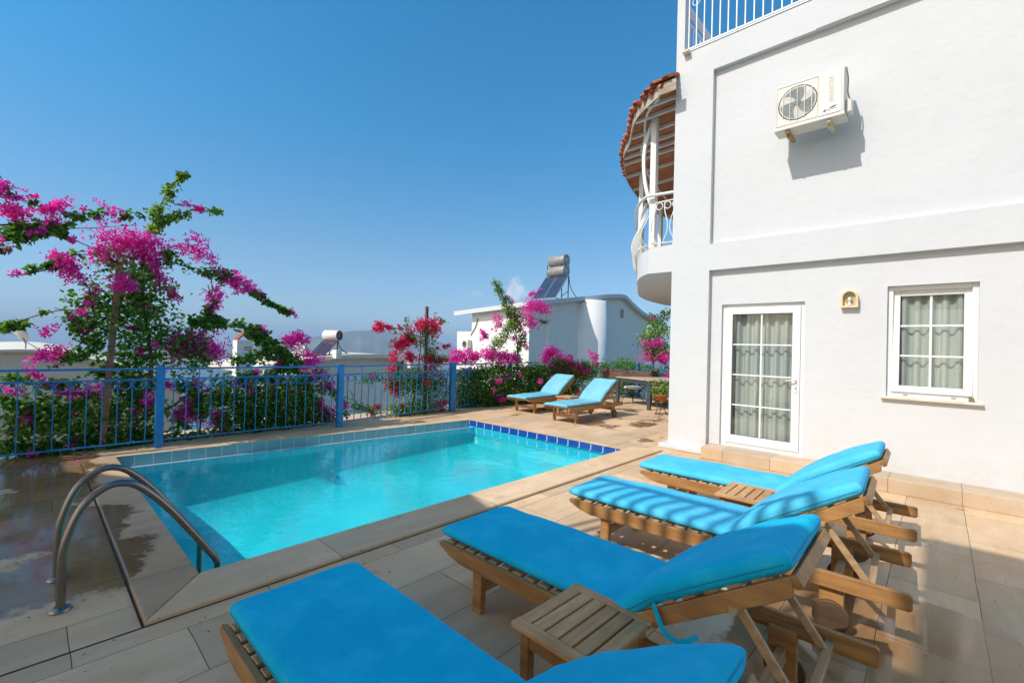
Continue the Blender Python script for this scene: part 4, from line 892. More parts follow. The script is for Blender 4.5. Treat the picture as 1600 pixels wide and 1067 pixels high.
P_BRANCH=[('F',1.2,1,[(-8.41,-0.3,3.02,0.118),(-8.42,-0.17,3.08,0.12),(-8.45,-0.03,3.04,0.123)]),('F',1.3,1,[(-8.45,0.02,3.21,0.107),(-8.48,0.17,3.28,0.109),(-8.49,0.29,3.34,0.111)]),('F',1,1,[(-8.46,0.06,3.06,0.099),(-8.48,0.23,3.1,0.102)]),('F',0.7,1,[(-8.41,-0.29,2.7,0.063),(-8.41,-0.26,2.54,0.063)]),('F',0.8,1,[(-8.41,-0.27,3.44,0.032),(-8.42,-0.22,3.44,0.032)]),('F',0.7,1,[(-8.43,-0.12,3.4,0.024),(-8.44,-0.08,3.4,0.024)]),('F',0.4,1,[(-8.42,-0.23,3.28,0.064),(-8.43,-0.12,3.3,0.065)]),('F',0.6,1,[(-8.51,0.42,3.32,0.052),(-8.52,0.46,3.27,0.052)]),('F',0.5,1,[(-8.53,0.56,3.46,0.035),(-8.54,0.6,3.43,0.036)]),('F',0.5,1,[(-8.54,0.59,3.19,0.062),(-8.55,0.65,3.17,0.063)]),('F',0.3,1,[(-8.55,0.67,3.34,0.063),(-8.58,0.85,3.34,0.064)]),('F',0.8,1,[(-8.41,-0.29,2.76,0.079),(-8.41,-0.28,2.75,0.079)]),('L',1.2,1.6,[(-8.41,-0.29,2.76,0.102),(-8.42,-0.19,2.81,0.104),(-8.44,-0.05,2.91,0.106)]),('L',0.8,1.4,[(-8.45,-0.02,2.9,0.082),(-8.47,0.12,2.95,0.083),(-8.49,0.26,3.06,0.085)]),('L',1,1.1,[(-8.42,-0.2,3.29,0.048),(-8.44,-0.08,3.29,0.049),(-8.45,0.01,3.27,0.049)]),('L',0.8,1.1,[(-8.49,0.25,3.1,0.059),(-8.52,0.45,3.21,0.061),(-8.55,0.64,3.33,0.063),(-8.6,1.01,3.37,0.066)]),('L',0.35,1.2,[(-8.48,0.21,2.95,0.042),(-8.51,0.39,2.85,0.043),(-8.54,0.59,2.77,0.044)]),('L',0.6,1.4,[(-8.41,-0.29,2.62,0.063),(-8.41,-0.26,2.64,0.063)]),('L',0.5,1.2,[(-8.4,-0.31,3.35,0.063),(-8.41,-0.28,3.39,0.063)])]
P_FENCE=[('L',1.8,1,[(-8.65,1.49,-0.06,0.138),(-8.66,2.25,-0.06,0.15),(-8.67,3.05,0.02,0.161),(-8.68,4.12,0.06,0.177)]),('L',0.8,1,[(-8.65,1.56,0.32,0.14),(-8.65,1.79,0.45,0.143)]),('L',1.4,1,[(-8.66,2.24,0.2,0.224),(-8.67,2.83,0.31,0.237),(-8.68,3.62,0.3,0.254)]),('L',0.7,1,[(-8.65,1.78,0.74,0.112),(-8.66,2.23,0.57,0.117),(-8.67,2.82,0.57,0.124),(-8.67,3.26,0.65,0.129)]),('L',0.9,1,[(-8.66,2.45,1.24,0.131),(-8.67,2.91,1.36,0.137),(-8.68,3.41,1.19,0.143)]),('L',0.8,1,[(-8.66,2.56,0.91,0.11),(-8.67,3.13,1.01,0.116),(-8.68,3.65,1.09,0.122)]),('L',0.5,1,[(-8.68,3.6,0.78,0.109),(-8.68,4.11,0.61,0.114),(-8.69,4.38,0.23,0.116)]),('L',1,1,[(-8.31,2.23,-0.06,0.072),(-8.31,2.33,-0.16,0.073)]),('L',0.6,1,[(-8.65,1.57,1.02,0.09),(-8.65,1.69,0.86,0.091)]),('L',0.6,1,[(-8.65,1.78,0.86,0.102),(-8.66,1.97,0.33,0.104)]),('F',1,1,[(-8.65,1.63,0.67,0.121),(-8.65,1.78,0.35,0.122)]),('F',0.9,1,[(-8.66,2.08,0.27,0.126),(-8.66,2.3,0.15,0.129)]),('F',0.7,1,[(-8.66,2.43,0.85,0.098),(-8.67,2.72,0.68,0.101)]),('F',1.4,1,[(-8.67,3.21,1.53,0.129),(-8.67,3.4,1.6,0.131),(-8.68,3.6,1.45,0.133)]),('F',1.2,1,[(-8.68,3.54,1.26,0.12),(-8.68,3.83,1.19,0.123)]),('F',0.9,1,[(-8.67,3.02,1.24,0.103),(-8.67,3.2,1.17,0.105)]),('F',0.9,1,[(-8.68,3.85,0.77,0.099),(-8.68,4.1,0.66,0.101)]),('F',1.3,1,[(-8.68,3.92,0.32,0.137),(-8.68,4.07,0.06,0.138)]),('F',0.6,1,[(-8.68,3.55,0.2,0.084),(-8.68,3.69,0.14,0.085)]),('F',0.7,1,[(-8.67,3.3,1.03,0.106),(-8.68,3.84,0.94,0.111)]),('F',0.6,1,[(-8.67,2.63,0.93,0.089),(-8.67,2.67,1.04,0.089)]),('F',0.5,1,[(-8.67,3.03,0.8,0.092),(-8.67,2.74,0.62,0.09)]),('Y',0.8,1,[(-8.65,1.62,0.42,0.201),(-8.66,2.14,0.72,0.211),(-8.67,2.92,0.75,0.228),(-8.68,3.86,0.46,0.247)]),('L',0.6,1,[(-8.67,2.92,0.92,0.137),(-8.68,3.48,0.84,0.144),(-8.68,4.03,0.89,0.151)]),('F',0.8,1,[(-8.66,1.86,0.86,0.093),(-8.66,1.96,0.73,0.093)]),('F',0.8,1,[(-8.67,3.31,0.67,0.106),(-8.68,3.49,0.55,0.108)]),('F',0.8,1,[(-8.66,2.58,0.38,0.088),(-8.67,2.68,0.26,0.089)])]
P_RED=[('R',1.5,1,[(-8.69,4.99,1.91,0.095),(-8.7,5.33,1.93,0.097)]),('R',1.3,1,[(-8.7,5.44,1.54,0.14),(-8.7,5.76,1.69,0.144),(-8.71,6.07,1.79,0.147)]),('R',1.2,1,[(-8.71,5.99,2.02,0.175),(-8.71,6.5,2.01,0.182),(-8.72,6.66,1.87,0.184)]),('R',1,1,[(-8.7,5.78,1.32,0.115),(-8.71,6.06,1.26,0.117)]),('R',0.8,1,[(-8.71,6.38,1.23,0.12),(-8.72,6.8,1.19,0.123)]),('R',1,1,[(-8.72,6.82,1.57,0.062),(-8.72,6.98,1.57,0.063)]),('R',1,1,[(-8.7,5.34,0.7,0.125),(-8.7,5.54,0.53,0.127)]),('R',0.7,1,[(-8.71,5.9,0.79,0.087),(-8.71,6.04,0.7,0.088)]),('R',1,1,[(-8.51,6.53,0.13,0.105),(-8.52,6.76,0.14,0.106)]),('R',0.6,1,[(-8.7,5.01,0.28,0.081),(-8.7,5.14,0.22,0.082)]),('R',0.6,1,[(-8.7,5.61,0.24,0.085),(-8.7,5.75,0.17,0.086)]),('R',0.9,1,[(-8.7,5.41,1.32,0.112),(-8.7,5.51,1.26,0.113)]),('R',0.6,1,[(-8.7,5.42,1.05,0.098),(-8.7,5.59,0.95,0.099)]),('R',0.5,1,[(-8.71,6.14,1.26,0.147),(-8.72,6.91,0.87,0.155)]),('L',0.8,0.8,[(-8.71,5.85,2.18,0.101),(-8.7,5.79,1.83,0.101),(-8.71,6.13,1.55,0.103)]),('L',0.8,0.8,[(-8.71,6.36,1.86,0.18),(-8.71,6.45,1.48,0.181),(-8.71,6.42,1.11,0.18)]),('L',1,0.8,[(-8.7,5.58,1.17,0.099),(-8.7,5.66,0.95,0.1)]),('L',1.6,0.8,[(-8.7,5.48,0.7,0.267),(-8.71,6.08,0.67,0.279),(-8.72,6.86,0.64,0.294)]),('Y',1.5,0.8,[(-8.7,5.46,0.07,0.238),(-8.71,6.1,0.08,0.25),(-8.72,6.91,0.14,0.264)]),('L',0.6,0.8,[(-8.69,4.48,0.61,0.117),(-8.69,4.75,0.2,0.12),(-8.7,5.27,0.09,0.124)]),('L',0.6,0.8,[(-8.69,4.65,0.76,0.119),(-8.7,5.09,0.85,0.123),(-8.7,5.48,0.7,0.126)]),('L',0.5,0.8,[(-8.71,6.57,2.17,0.076),(-8.72,6.84,2.15,0.077)]),('L',0.4,0.8,[(-8.7,5.39,1.92,0.042),(-8.7,5.62,1.91,0.043)]),('Y',0.7,0.8,[(-8.6,5.44,0.15,0.167),(-8.61,5.86,-0.03,0.172)]),('Y',0.6,0.8,[(-8.71,6.51,1.18,0.106),(-8.72,6.99,1.26,0.109)])]
P_HEDGE=[('L',2.6,0.8,[(-8.88,7.4,0.44,0.275),(-8.72,8.32,0.37,0.289),(-8.47,9.84,0.35,0.311),(-8.17,11.62,0.36,0.337)]),('L',2.4,0.8,[(-8.88,7.41,0.12,0.146),(-8.65,8.74,0.13,0.156),(-8.43,10.09,0.15,0.167)]),('L',2.2,0.8,[(-8.87,7.44,0.79,0.179),(-8.69,8.51,0.88,0.189),(-8.39,10.3,0.85,0.206),(-8.05,12.31,0.82,0.225)]),('L',1.6,0.8,[(-8.35,10.54,1.11,0.151),(-8.17,11.59,1.03,0.159),(-8.05,12.3,0.97,0.163)]),('F',1.6,1,[(-8.9,7.27,1.22,0.145),(-8.86,7.56,1.28,0.147)]),('F',1.6,1,[(-8.84,7.67,1.25,0.164),(-8.78,8.02,1.29,0.167)]),('F',1.6,1,[(-8.75,8.19,1.32,0.152),(-8.7,8.5,1.36,0.154)]),('F',1.1,1,[(-8.68,8.6,1.25,0.155),(-8.56,9.31,1.22,0.161)]),('F',1.5,1,[(-8.39,10.29,1.23,0.168),(-8.34,10.58,1.49,0.171),(-8.31,10.79,1.34,0.172)]),('F',1.4,1,[(-8.24,11.16,1.23,0.175),(-8.17,11.6,0.95,0.178),(-8.13,11.82,0.75,0.18)]),('F',0.7,1,[(-8.34,10.6,0.98,0.171),(-8.21,11.33,0.88,0.176)]),('F',0.6,1,[(-8.07,12.2,1.27,0.102),(-8.0,12.57,1.03,0.103)]),('F',0.6,1,[(-8.07,12.2,1.52,0.102),(-8.04,12.38,1.27,0.103)]),('F',1,1,[(-8.71,8.44,0.57,0.085),(-8.69,8.52,0.64,0.086)]),('F',1.1,1,[(-8.49,8.52,0.24,0.102),(-8.47,8.65,0.1,0.102)]),('F',1,1,[(-8.79,7.92,0.79,0.083),(-8.73,8.31,0.71,0.085)]),('F',1,1,[(-8.56,9.29,0.54,0.089),(-8.54,9.43,0.43,0.09)]),('F',0.8,1,[(-8.48,9.74,0.71,0.091),(-8.45,9.94,0.42,0.092)]),('F',0.7,1,[(-8.78,8.01,0.22,0.067),(-8.76,8.13,0.14,0.067)])]
P_SHOOT=[('Y',1.2,0.8,[(-8.69,8.54,3.32,0.103),(-8.66,8.73,3.03,0.116),(-8.62,8.94,2.7,0.129),(-8.59,9.1,2.41,0.142)]),('L',1,0.8,[(-8.59,9.14,2.5,0.16),(-8.57,9.24,2.15,0.16)]),('Y',1,0.8,[(-8.59,9.14,2.36,0.142),(-8.63,8.85,1.92,0.14),(-8.69,8.53,1.51,0.138),(-8.7,8.46,1.25,0.137)]),('L',0.8,0.8,[(-8.55,9.37,2.33,0.143),(-8.54,9.43,1.8,0.144),(-8.56,9.31,1.17,0.143)]),('F',1.4,1,[(-8.51,9.58,2.78,0.181),(-8.46,9.9,2.77,0.184),(-8.39,10.29,2.72,0.187)]),('F',1.3,1,[(-8.52,9.54,2.43,0.181),(-8.47,9.83,2.27,0.183)]),('F',0.9,1,[(-8.66,8.71,2.37,0.139),(-8.68,8.6,2.01,0.138)]),('F',0.5,1,[(-8.63,8.91,2.9,0.105),(-8.6,9.09,2.76,0.106)]),('F',0.6,1,[(-8.5,9.66,3.04,0.091),(-8.41,10.18,3.24,0.093)]),('F',0.6,1,[(-8.52,9.56,1.98,0.108),(-8.51,9.62,1.62,0.109)]),('F',0.8,1,[(-8.66,8.7,1.39,0.139),(-8.59,9.13,1.29,0.142)]),('L',0.4,0.8,[(-8.46,9.89,2.4,0.074),(-8.38,10.38,2.32,0.075)]),('F',0.5,1,[(-8.64,8.8,1.69,0.087),(-8.59,9.11,1.88,0.088)]),('L',0.4,0.8,[(-8.76,8.12,1.89,0.067),(-8.72,8.36,1.73,0.068)])]
P_BACK=[('L',0.9,0.9,[(-9.02,14.2,0.95,0.21),(-8.23,14.2,1.04,0.203),(-7.49,14.2,0.98,0.197)]),('L',0.9,0.9,[(-9.14,14.2,0.41,0.281),(-8.21,14.2,0.36,0.27),(-7.36,14.2,0.43,0.261)]),('Y',1,0.9,[(-7.98,14.2,1.14,0.179),(-7.66,14.2,1.02,0.176)]),('L',0.8,0.9,[(-8.33,14.2,-0.15,0.226),(-7.35,14.2,-0.01,0.217)])]
P_RIGHTTREE=[('Y',0.8,1,[(-7.52,14.8,2.19,0.293),(-7.0,14.8,2.3,0.286),(-6.64,14.8,2.19,0.281)]),('L',0.8,1,[(-7.51,14.8,1.63,0.315),(-6.99,14.8,1.57,0.308),(-6.62,14.8,1.65,0.303)]),('L',0.5,1,[(-7.54,14.8,2.77,0.158),(-7.13,14.8,2.68,0.155),(-6.61,14.8,2.88,0.151)]),('F',1,1,[(-7.5,14.7,1.29,0.224),(-7.05,14.7,1.42,0.219),(-6.61,14.7,1.28,0.215)]),('F',0.7,1,[(-7.46,14.7,1.74,0.223),(-6.94,14.7,1.86,0.218)]),('W',0.8,1,[(-6.76,14.7,1.58,0.13),(-6.57,14.7,1.32,0.129)]),('L',1,1,[(-7.53,14.7,0.84,0.202),(-6.56,14.7,0.85,0.193)]),('F',1.3,1,[(-6.6,14.5,0.85,0.128),(-6.51,14.5,0.73,0.127)]),('L',0.8,1,[(-7.43,14.7,0.4,0.223),(-6.55,14.7,0.36,0.214)])]
# ------------------------------------------------------------------ plants
RNG = np.random.default_rng(7)
def rotmats(n, up_bias):
    nrm = RNG.normal(size=(n, 3)); nrm[:, 2] = np.abs(nrm[:, 2])*1.0+up_bias; nrm /= np.linalg.norm(nrm, axis=1)[:, None]
    t = RNG.normal(size=(n, 3)); t[:, 2] -= .5; t -= nrm*(t*nrm).sum(1)[:, None]; t /= np.linalg.norm(t, axis=1)[:, None]
    b = np.cross(nrm, t); return t, b, nrm
LEAF = np.array([(0, 0, 0), (.42, -.36, .10), (1.0, 0, -.10), (.42, .36, .10), (.10, -.22, .05), (.10, .22, .05), (.78, -.17, .02), (.78, .17, .02)])
LEAFF = [(0, 4, 1, 6, 2), (0, 2, 7, 3, 5)]
BR_ = []
for k in range(3):
    a = k*2*math.pi/3
    for (l, w_, z) in ((0, 0, 0), (.55, -.33, .35), (1, 0, .62), (.55, .33, .35)):
        BR_.append((l*math.cos(a)-w_*math.sin(a), l*math.sin(a)+w_*math.cos(a), z))
BR_ = np.array(BR_); BRF = [(4*k, 4*k+1, 4*k+2, 4*k+3) for k in range(3)]
def scatter(strokes, kinds, kper):
    P = []; S = []
    for kind, dens, size, pts in strokes:
        if kind not in kinds: continue
        A = np.array(pts); seg = np.linalg.norm(np.diff(A[:, :3], axis=0), axis=1); L = seg.sum(); r = A[:, 3].mean()
        n = int(dens*kper*2*r*(L+1.3*r)); u = RNG.random(n)*L; c = np.concatenate([[0], np.cumsum(seg)])
        pos = np.stack([np.interp(u, c, A[:, i]) for i in range(3)], 1); rr = np.interp(u, c, A[:, 3])
        # clumping: offsets drawn around a limited number of sub-clump centres
        nc = max(3, n//18); cc = RNG.normal(size=(nc, 3)); cc /= np.linalg.norm(cc, axis=1)[:, None]; cc *= (RNG.random(nc)**.45)[:, None]
        w_ = RNG.random(nc)**1.6; w_ /= w_.sum(); uc = RNG.random(nc)*L; pick = RNG.choice(nc, n, p=w_)
        if kind != 'T':     # cluster along the spray as well as across it
            u = np.clip(uc[pick]+RNG.normal(size=n)*r*.45, 0, L); pos = np.stack([np.interp(u, c, A[:, i]) for i in range(3)], 1); rr = np.interp(u, c, A[:, 3])
        o = cc[pick]*1.1+RNG.normal(size=(n, 3))*.32
        P.append(pos+o*rr[:, None]*np.array([1.0 if r < .2 else .8, 1, 1])); S.append(np.full(n, size))
    return (np.concatenate(P), np.concatenate(S)) if P else (np.zeros((0, 3)), np.zeros(0))
def leaf_mesh(name, mat, parent, P, S, base, tmpl, faces, up, jit=.35):
    n = len(P)
    if n == 0: return None
    t, b, nr = rotmats(n, up); s = (S*base*(1-jit/2+jit*RNG.random(n)))[:, None, None]
    T_ = tmpl[None]; V = (T_[..., 0:1]*t[:, None]+T_[..., 1:2]*b[:, None]+T_[..., 2:3]*nr[:, None])*s+P[:, None]
    k = tmpl.shape[0]; V = V.reshape(-1, 3); me = bpy.data.meshes.new(name)
    idx = np.concatenate([np.array(f) for f in faces]); ln = np.array([len(f) for f in faces]); tot = len(idx)
    I = (idx[None]+(np.arange(n)*k)[:, None]).ravel(); me.vertices.add(len(V)); me.vertices.foreach_set('co', V.ravel().astype(np.float32))
    me.loops.add(len(I)); me.loops.foreach_set('vertex_index', I.astype(np.int32)); nf = n*len(faces); me.polygons.add(nf)
    LS = (np.concatenate([[0], np.cumsum(ln)[:-1]])[None]+(np.arange(n)*tot)[:, None]).ravel(); me.polygons.foreach_set('loop_start', LS.astype(np.int32))
    me.update(calc_edges=True); me.validate(); me.materials.append(MATS[mat]); o = bpy.data.objects.new(name, me); COL.objects.link(o); o.parent = parent; return o
def plant(name, label, cat, strokes, stems=(), pole=None, lsize=.066, bsize=.042, kl=2300, kf=1500, trunk='bark', extra=16):
    t = thing(name, label, cat, (0, 0, 0))
    ls_ = [q for q in strokes if q[0] == 'L']; r_n = random.Random(len(label)); fk = 'R' if 'red' in name else 'F'
    for _ in range(extra):      # small loose sprays of blossom all over the plant
        q = r_n.choice(ls_)[3]; a_, b_2 = r_n.choice(list(zip(q, q[1:]))); u_r = r_n.random(); rr_ = (a_[3]+b_2[3])/2
        c_p = [a_[i]+(b_2[i]-a_[i])*u_r+r_n.gauss(0, .55)*rr_ for i in range(3)]; c_p[0] += abs(r_n.gauss(0, .5))*rr_
        sz = r_n.uniform(.035, .085); strokes = strokes+[(fk, r_n.uniform(.5, 1.1), 1, [(*c_p, sz), (c_p[0]+.02, c_p[1]+r_n.uniform(-.12, .12), c_p[2]+r_n.uniform(-.1, .06), sz*.7)])]
    for k, (pts, r) in enumerate(stems):
        m = MB(); q = smooth_path(pts, 5); m.tube(q, [r*(1-.72*i/(len(q)-1)) for i in range(len(q))], 7); m.build('trunk' if r > .024 else 'branch', trunk, t)
    tw = MB(); cnt = 0
    for kind, dens, size, pts in strokes[:len(strokes)-extra]:     # a thin twig through every leafy or flowering spray
        if len(pts) < 2: continue
        q = smooth_path([p_[:3] for p_ in pts], 4)
        if len(q) > 1: tw.tube(q, .007, 4, False); cnt += 1
    if cnt and name != 'bougainvillea_branch': tw.build('twigs', trunk, t)
    P, S = scatter(strokes, 'L', kl); leaf_mesh('leaves', 'leaf', t, P, S, lsize, LEAF, LEAFF, .35)
    P, S = scatter(strokes, 'Y', kl); leaf_mesh('young_leaves', 'leaf_young', t, P, S, lsize, LEAF, LEAFF, .35)
    P, S = scatter(strokes, 'F', kf); leaf_mesh('blossoms', 'bract', t, P, S, bsize, BR_, BRF, .1)
    P, S = scatter(strokes, 'R', kf); leaf_mesh('red_blossoms', 'bract_red', t, P, S, bsize, BR_, BRF, .1)
    P, S = scatter(strokes, 'W', kf); leaf_mesh('white_blossoms', 'bract_white', t, P, S, bsize, BR_, BRF, .1)
    return t
plant('bougainvillea_tree', 'tall magenta bougainvillea tree arching over the blue fence at left', 'tree', P_MAIN,
      [([(-8.70, .95, -.05), (-8.66, 1.15, .35), (-8.60, 1.55, .55), (-8.62, 1.9, .9)], .04), ([(-8.6, 1.2, .4), (-8.62, 1.25, 1.2), (-8.66, 1.15, 2.0), (-8.6, 1.1, 2.7), (-8.6, 1.15, 3.0)], .035),
       ([(-8.62, 1.0, 1.6), (-8.66, .5, 1.85), (-8.62, .2, 1.95)], .014)])
m = MB(); m.beam((-8.52, .72, 0), (-8.50, .84, 2.62), .075, .055, up=(1, 0, 0)); tag_ = m.build('wooden_stake', 'old_pole', None, label='leaning brown timber stake supporting the tall bougainvillea at left', category='stake')
MATS_POLE = simple('pole_brown', (.26, .14, .085), .8, 0, .3, 7); tag_.data.materials[0] = MATS_POLE
plant('bougainvillea_branch', 'leafy magenta bougainvillea branch arching in from the left edge of the photo', 'branch', P_BRANCH,
      [([(x*1.11, y*1.11, 1.6+(z-1.6)*1.11) for x, y, z in pts_], r_b) for pts_, r_b in (([(-7.9, -1.6, .2), (-7.8, -1.2, 1.9), (-7.6, -.7, 2.65), (-7.6, -.27, 2.79), (-7.67, .03, 2.87), (-7.7, .13, 2.85), (-7.76, .36, 2.75), (-7.84, .63, 2.66)], .018),
       ([(-7.6, -.45, 3.6), (-7.59, -.28, 3.33), (-7.62, -.19, 3.11), (-7.63, -.14, 2.87)], .008), ([(-7.7, .13, 2.85), (-7.8, .5, 2.95), (-7.9, .95, 3.1)], .008))], lsize=.058, bsize=.040)
plant('fence_bougainvillea', 'magenta bougainvillea tangled through the fence panels between the first two posts', 'bush', P_FENCE,
      [([(-8.62, 2.2, 0), (-8.62, 2.6, .5), (-8.64, 3.2, 1.2), (-8.66, 3.6, 1.35)], .02), ([(-8.62, 1.9, 0), (-8.6, 1.9, .8)], .015), ([(-8.62, 3.2, 0), (-8.62, 3.3, .7)], .015)])
rb = plant('red_bougainvillea', 'crimson red bougainvillea climbing a tall pole beside the third fence post', 'bush', P_RED,
      [([(-8.75, 6.0, 0), (-8.72, 6.1, .8), (-8.74, 6.2, 1.6), (-8.72, 6.1, 2.2)], .02), ([(-8.74, 6.2, 1.4), (-8.7, 5.6, 1.9), (-8.7, 5.05, 1.93)], .008)], lsize=.058, bsize=.042)
m = MB(); m.beam((-8.64, 6.30, 0), (-8.64, 6.27, 2.46), .06, .05, up=(1, 0, 0)); m.build('wooden_pole', 'old_pole', None, label='tall thin dark pole standing behind the red bougainvillea', category='pole')
plant('bougainvillea_hedge', 'dense hedge with magenta flowers along the far fence behind the pale loungers', 'hedge', P_HEDGE,
      [([(-8.9, 7.5, 0), (-8.85, 7.8, .9)], .02), ([(-8.7, 9, 0), (-8.65, 9.2, 1.0)], .02), ([(-8.4, 10.5, 0), (-8.35, 10.6, 1.0)], .02)], kl=2300, extra=26)
plant('tall_bougainvillea', 'slim tall magenta bougainvillea with upright green shoot in front of the neighbour villa', 'tree', P_SHOOT,
      [([(-8.62, 9.3, 0), (-8.6, 9.38, 1.2), (-8.58, 9.25, 2.0), (-8.6, 9.0, 2.7)], .026), ([(-8.6, 9.3, 1.8), (-8.6, 8.9, 2.6), (-8.62, 8.55, 3.2)], .012)], bsize=.036)
plant('back_hedge', 'green leafy hedge behind the brown wooden planter', 'hedge', P_BACK, [([(-8, 14.2, 0), (-7.9, 14.2, .9)], .02), ([(-7.2, 14.2, 0), (-7.1, 14.2, .9)], .02)], kl=1700, lsize=.07, extra=4)
plant('flowering_tree', 'feathery green tree with pink blossoms beside the villa corner behind the table', 'tree', P_RIGHTTREE,
      [([(-7.1, 14.8, -.3), (-7.2, 14.8, 1.4), (-7.1, 14.7, 2.6)], .04)], kl=1500, kf=1300, lsize=.075, bsize=.05)
def tuft(parent, c, r, n, mat, name='leaves', ls=.06):
    P = np.array(c)+RNG.normal(size=(n, 3))*np.array(r)*.5; leaf_mesh(name, mat, parent, P, np.ones(n), ls, LEAF, LEAFF, .4)
tuft(fp, (0, 0, .60), (.24, .24, .22), 260, 'leaf_young'); tuft(pb, (.85, .2, 1.12), (1.5, .3, .16), 420, 'leaf')
# fallen leaves and petals lying on the paving
n = 520; X = np.concatenate([RNG.uniform(-8.2, -3.6, 330), RNG.uniform(-3.2, .8, 190)]); Yv = np.concatenate([RNG.normal(.0, .55, 330)-.1, RNG.uniform(.2, 5.5, 190)])
k = (Yv < .42) | (X > -3.1); P = np.stack([X[k], Yv[k], np.full(k.sum(), .006)], 1); P = P[~((P[:, 0] > -2.4) & (P[:, 1] > .4) & (P[:, 0] < -.1) & (RNG.random(len(P)) < .7))]
lf = leaf_mesh('fallen_leaves', simple('dry_leaf', (.08, .05, .03), .9, 0, .4, 30).name, None, P, np.ones(len(P)), .014, LEAF*np.array([1, 1, .2]), LEAFF, 6)
lf['kind'] = 'stuff'; lf['label'] = 'tiny dry leaves and specks scattered over the terrace paving'; lf['category'] = 'leaf litter'
P2 = np.stack([RNG.normal(-7.6, .5, 60), RNG.uniform(-.6, .7, 60), np.full(60, .008)], 1)
lp = leaf_mesh('fallen_petals', 'bract', None, P2, np.ones(60), .022, BR_*np.array([1, 1, .2]), BRF, 5); lp['kind'] = 'stuff'; lp['label'] = 'fallen magenta petals on the wet paving below the bougainvillea'; lp['category'] = 'petals'

# ------------------------------------------------------------------ beyond the terrace
def vault(m, prof, x0, x1, tilt, th):
    n = len(prof); vs = []
    for x, dz in ((x1, 0), (x0, -tilt*(x1-x0))):
        vs += [(x, y, z+dz) for y, z in prof]+[(x, y, z+dz-th) for y, z in prof]
    fs = []; c_ = 2*n
    loop = list(range(n))+list(range(2*n-1, n-1, -1))
    for i in range(len(loop)):
        a, b = loop[i], loop[(i+1) % len(loop)]; fs.append((a, b, b+c_, a+c_))
    for i in range(n-1): fs += [(i, i+n, i+1+n, i+1), (i+c_, i+1+c_, i+1+n+c_, i+n+c_)]
    m.add(vs, fs)
def sp(P, n=4): return [(v.x, v.y) for v in smooth_path([(a, b, 0) for a, b in P], n)]
nv = thing('neighbour_villa', 'white neighbouring villa with sweeping curved roof and shaded wall beyond the far fence', 'house', (0, 0, 0))
rp = sp([(21.2, 4.42), (24, 4.82), (28, 5.42), (31, 5.85), (32.8, 6.0), (33.6, 5.85), (34.4, 5.50), (36.1, 4.92), (38.2, 4.45), (40, 4.3)])
m = MB(); vault(m, rp, -25.9, -18.6, .055, .30); m.build('roof', 'white_stucco', nv)
body = [(y, z-.28) for y, z in rp if 21.7 < y < 37.6]; 
m = MB(); poly = [(21.75, -4)]+[(21.75, 4.2)]+body+[(37.6, 4.2), (37.6, -4)]; m.prism(poly, -19.0, -24.5, 'x'); m.build('wall', 'far_stucco', nv)
m = MB(); m.box(-26.1, -24.51, 21.75, 27, -4, 2.57); m.build('annex', 'far_stucco', nv)
m = MB(); m.lathe([(1.55, -4), (1.55, 5.1), (0, 5.1)], 36, Matrix.Translation((-19.35, 28.6, 0))); m.build('round_tower', 'far_stucco', nv)
m = MB(); m.box(-19.02, -18.9, 23.55, 24.4, -4, 4.7); m.build('pilaster', 'far_stucco', nv)
m = MB(); m.box(-19.05, -18.985, 33.0, 33.5, 4.15, 4.85); m.build('vent', 'render_grey', nv)
m = MB(); m.tube(smooth_path([(-24.55, 21.7, 2.3), (-24.3, 21.7, 2.6), (-24.0, 21.7, 3.0), (-23.85, 21.7, 3.5)], 4), .03, 5); m.build('cable', 'gasket', nv)
na = thing('far_air_conditioner', 'small air conditioner on the low annex of the neighbouring villa', 'air conditioner', (-25.0, 21.35, 1.35))
m = MB(); m.box(-.02, .55, 0, .38, 0, .62); m.build('casing', 'ac_white', na, bevel=.02)
m = MB(); m.lathe([(0, 0), (.2, 0), (.21, .02)], 20, Matrix.Translation((.2, -.01, .3)) @ Matrix.Rotation(R(90), 4, 'X')); m.build('fan_grille', 'ac_dark', na)
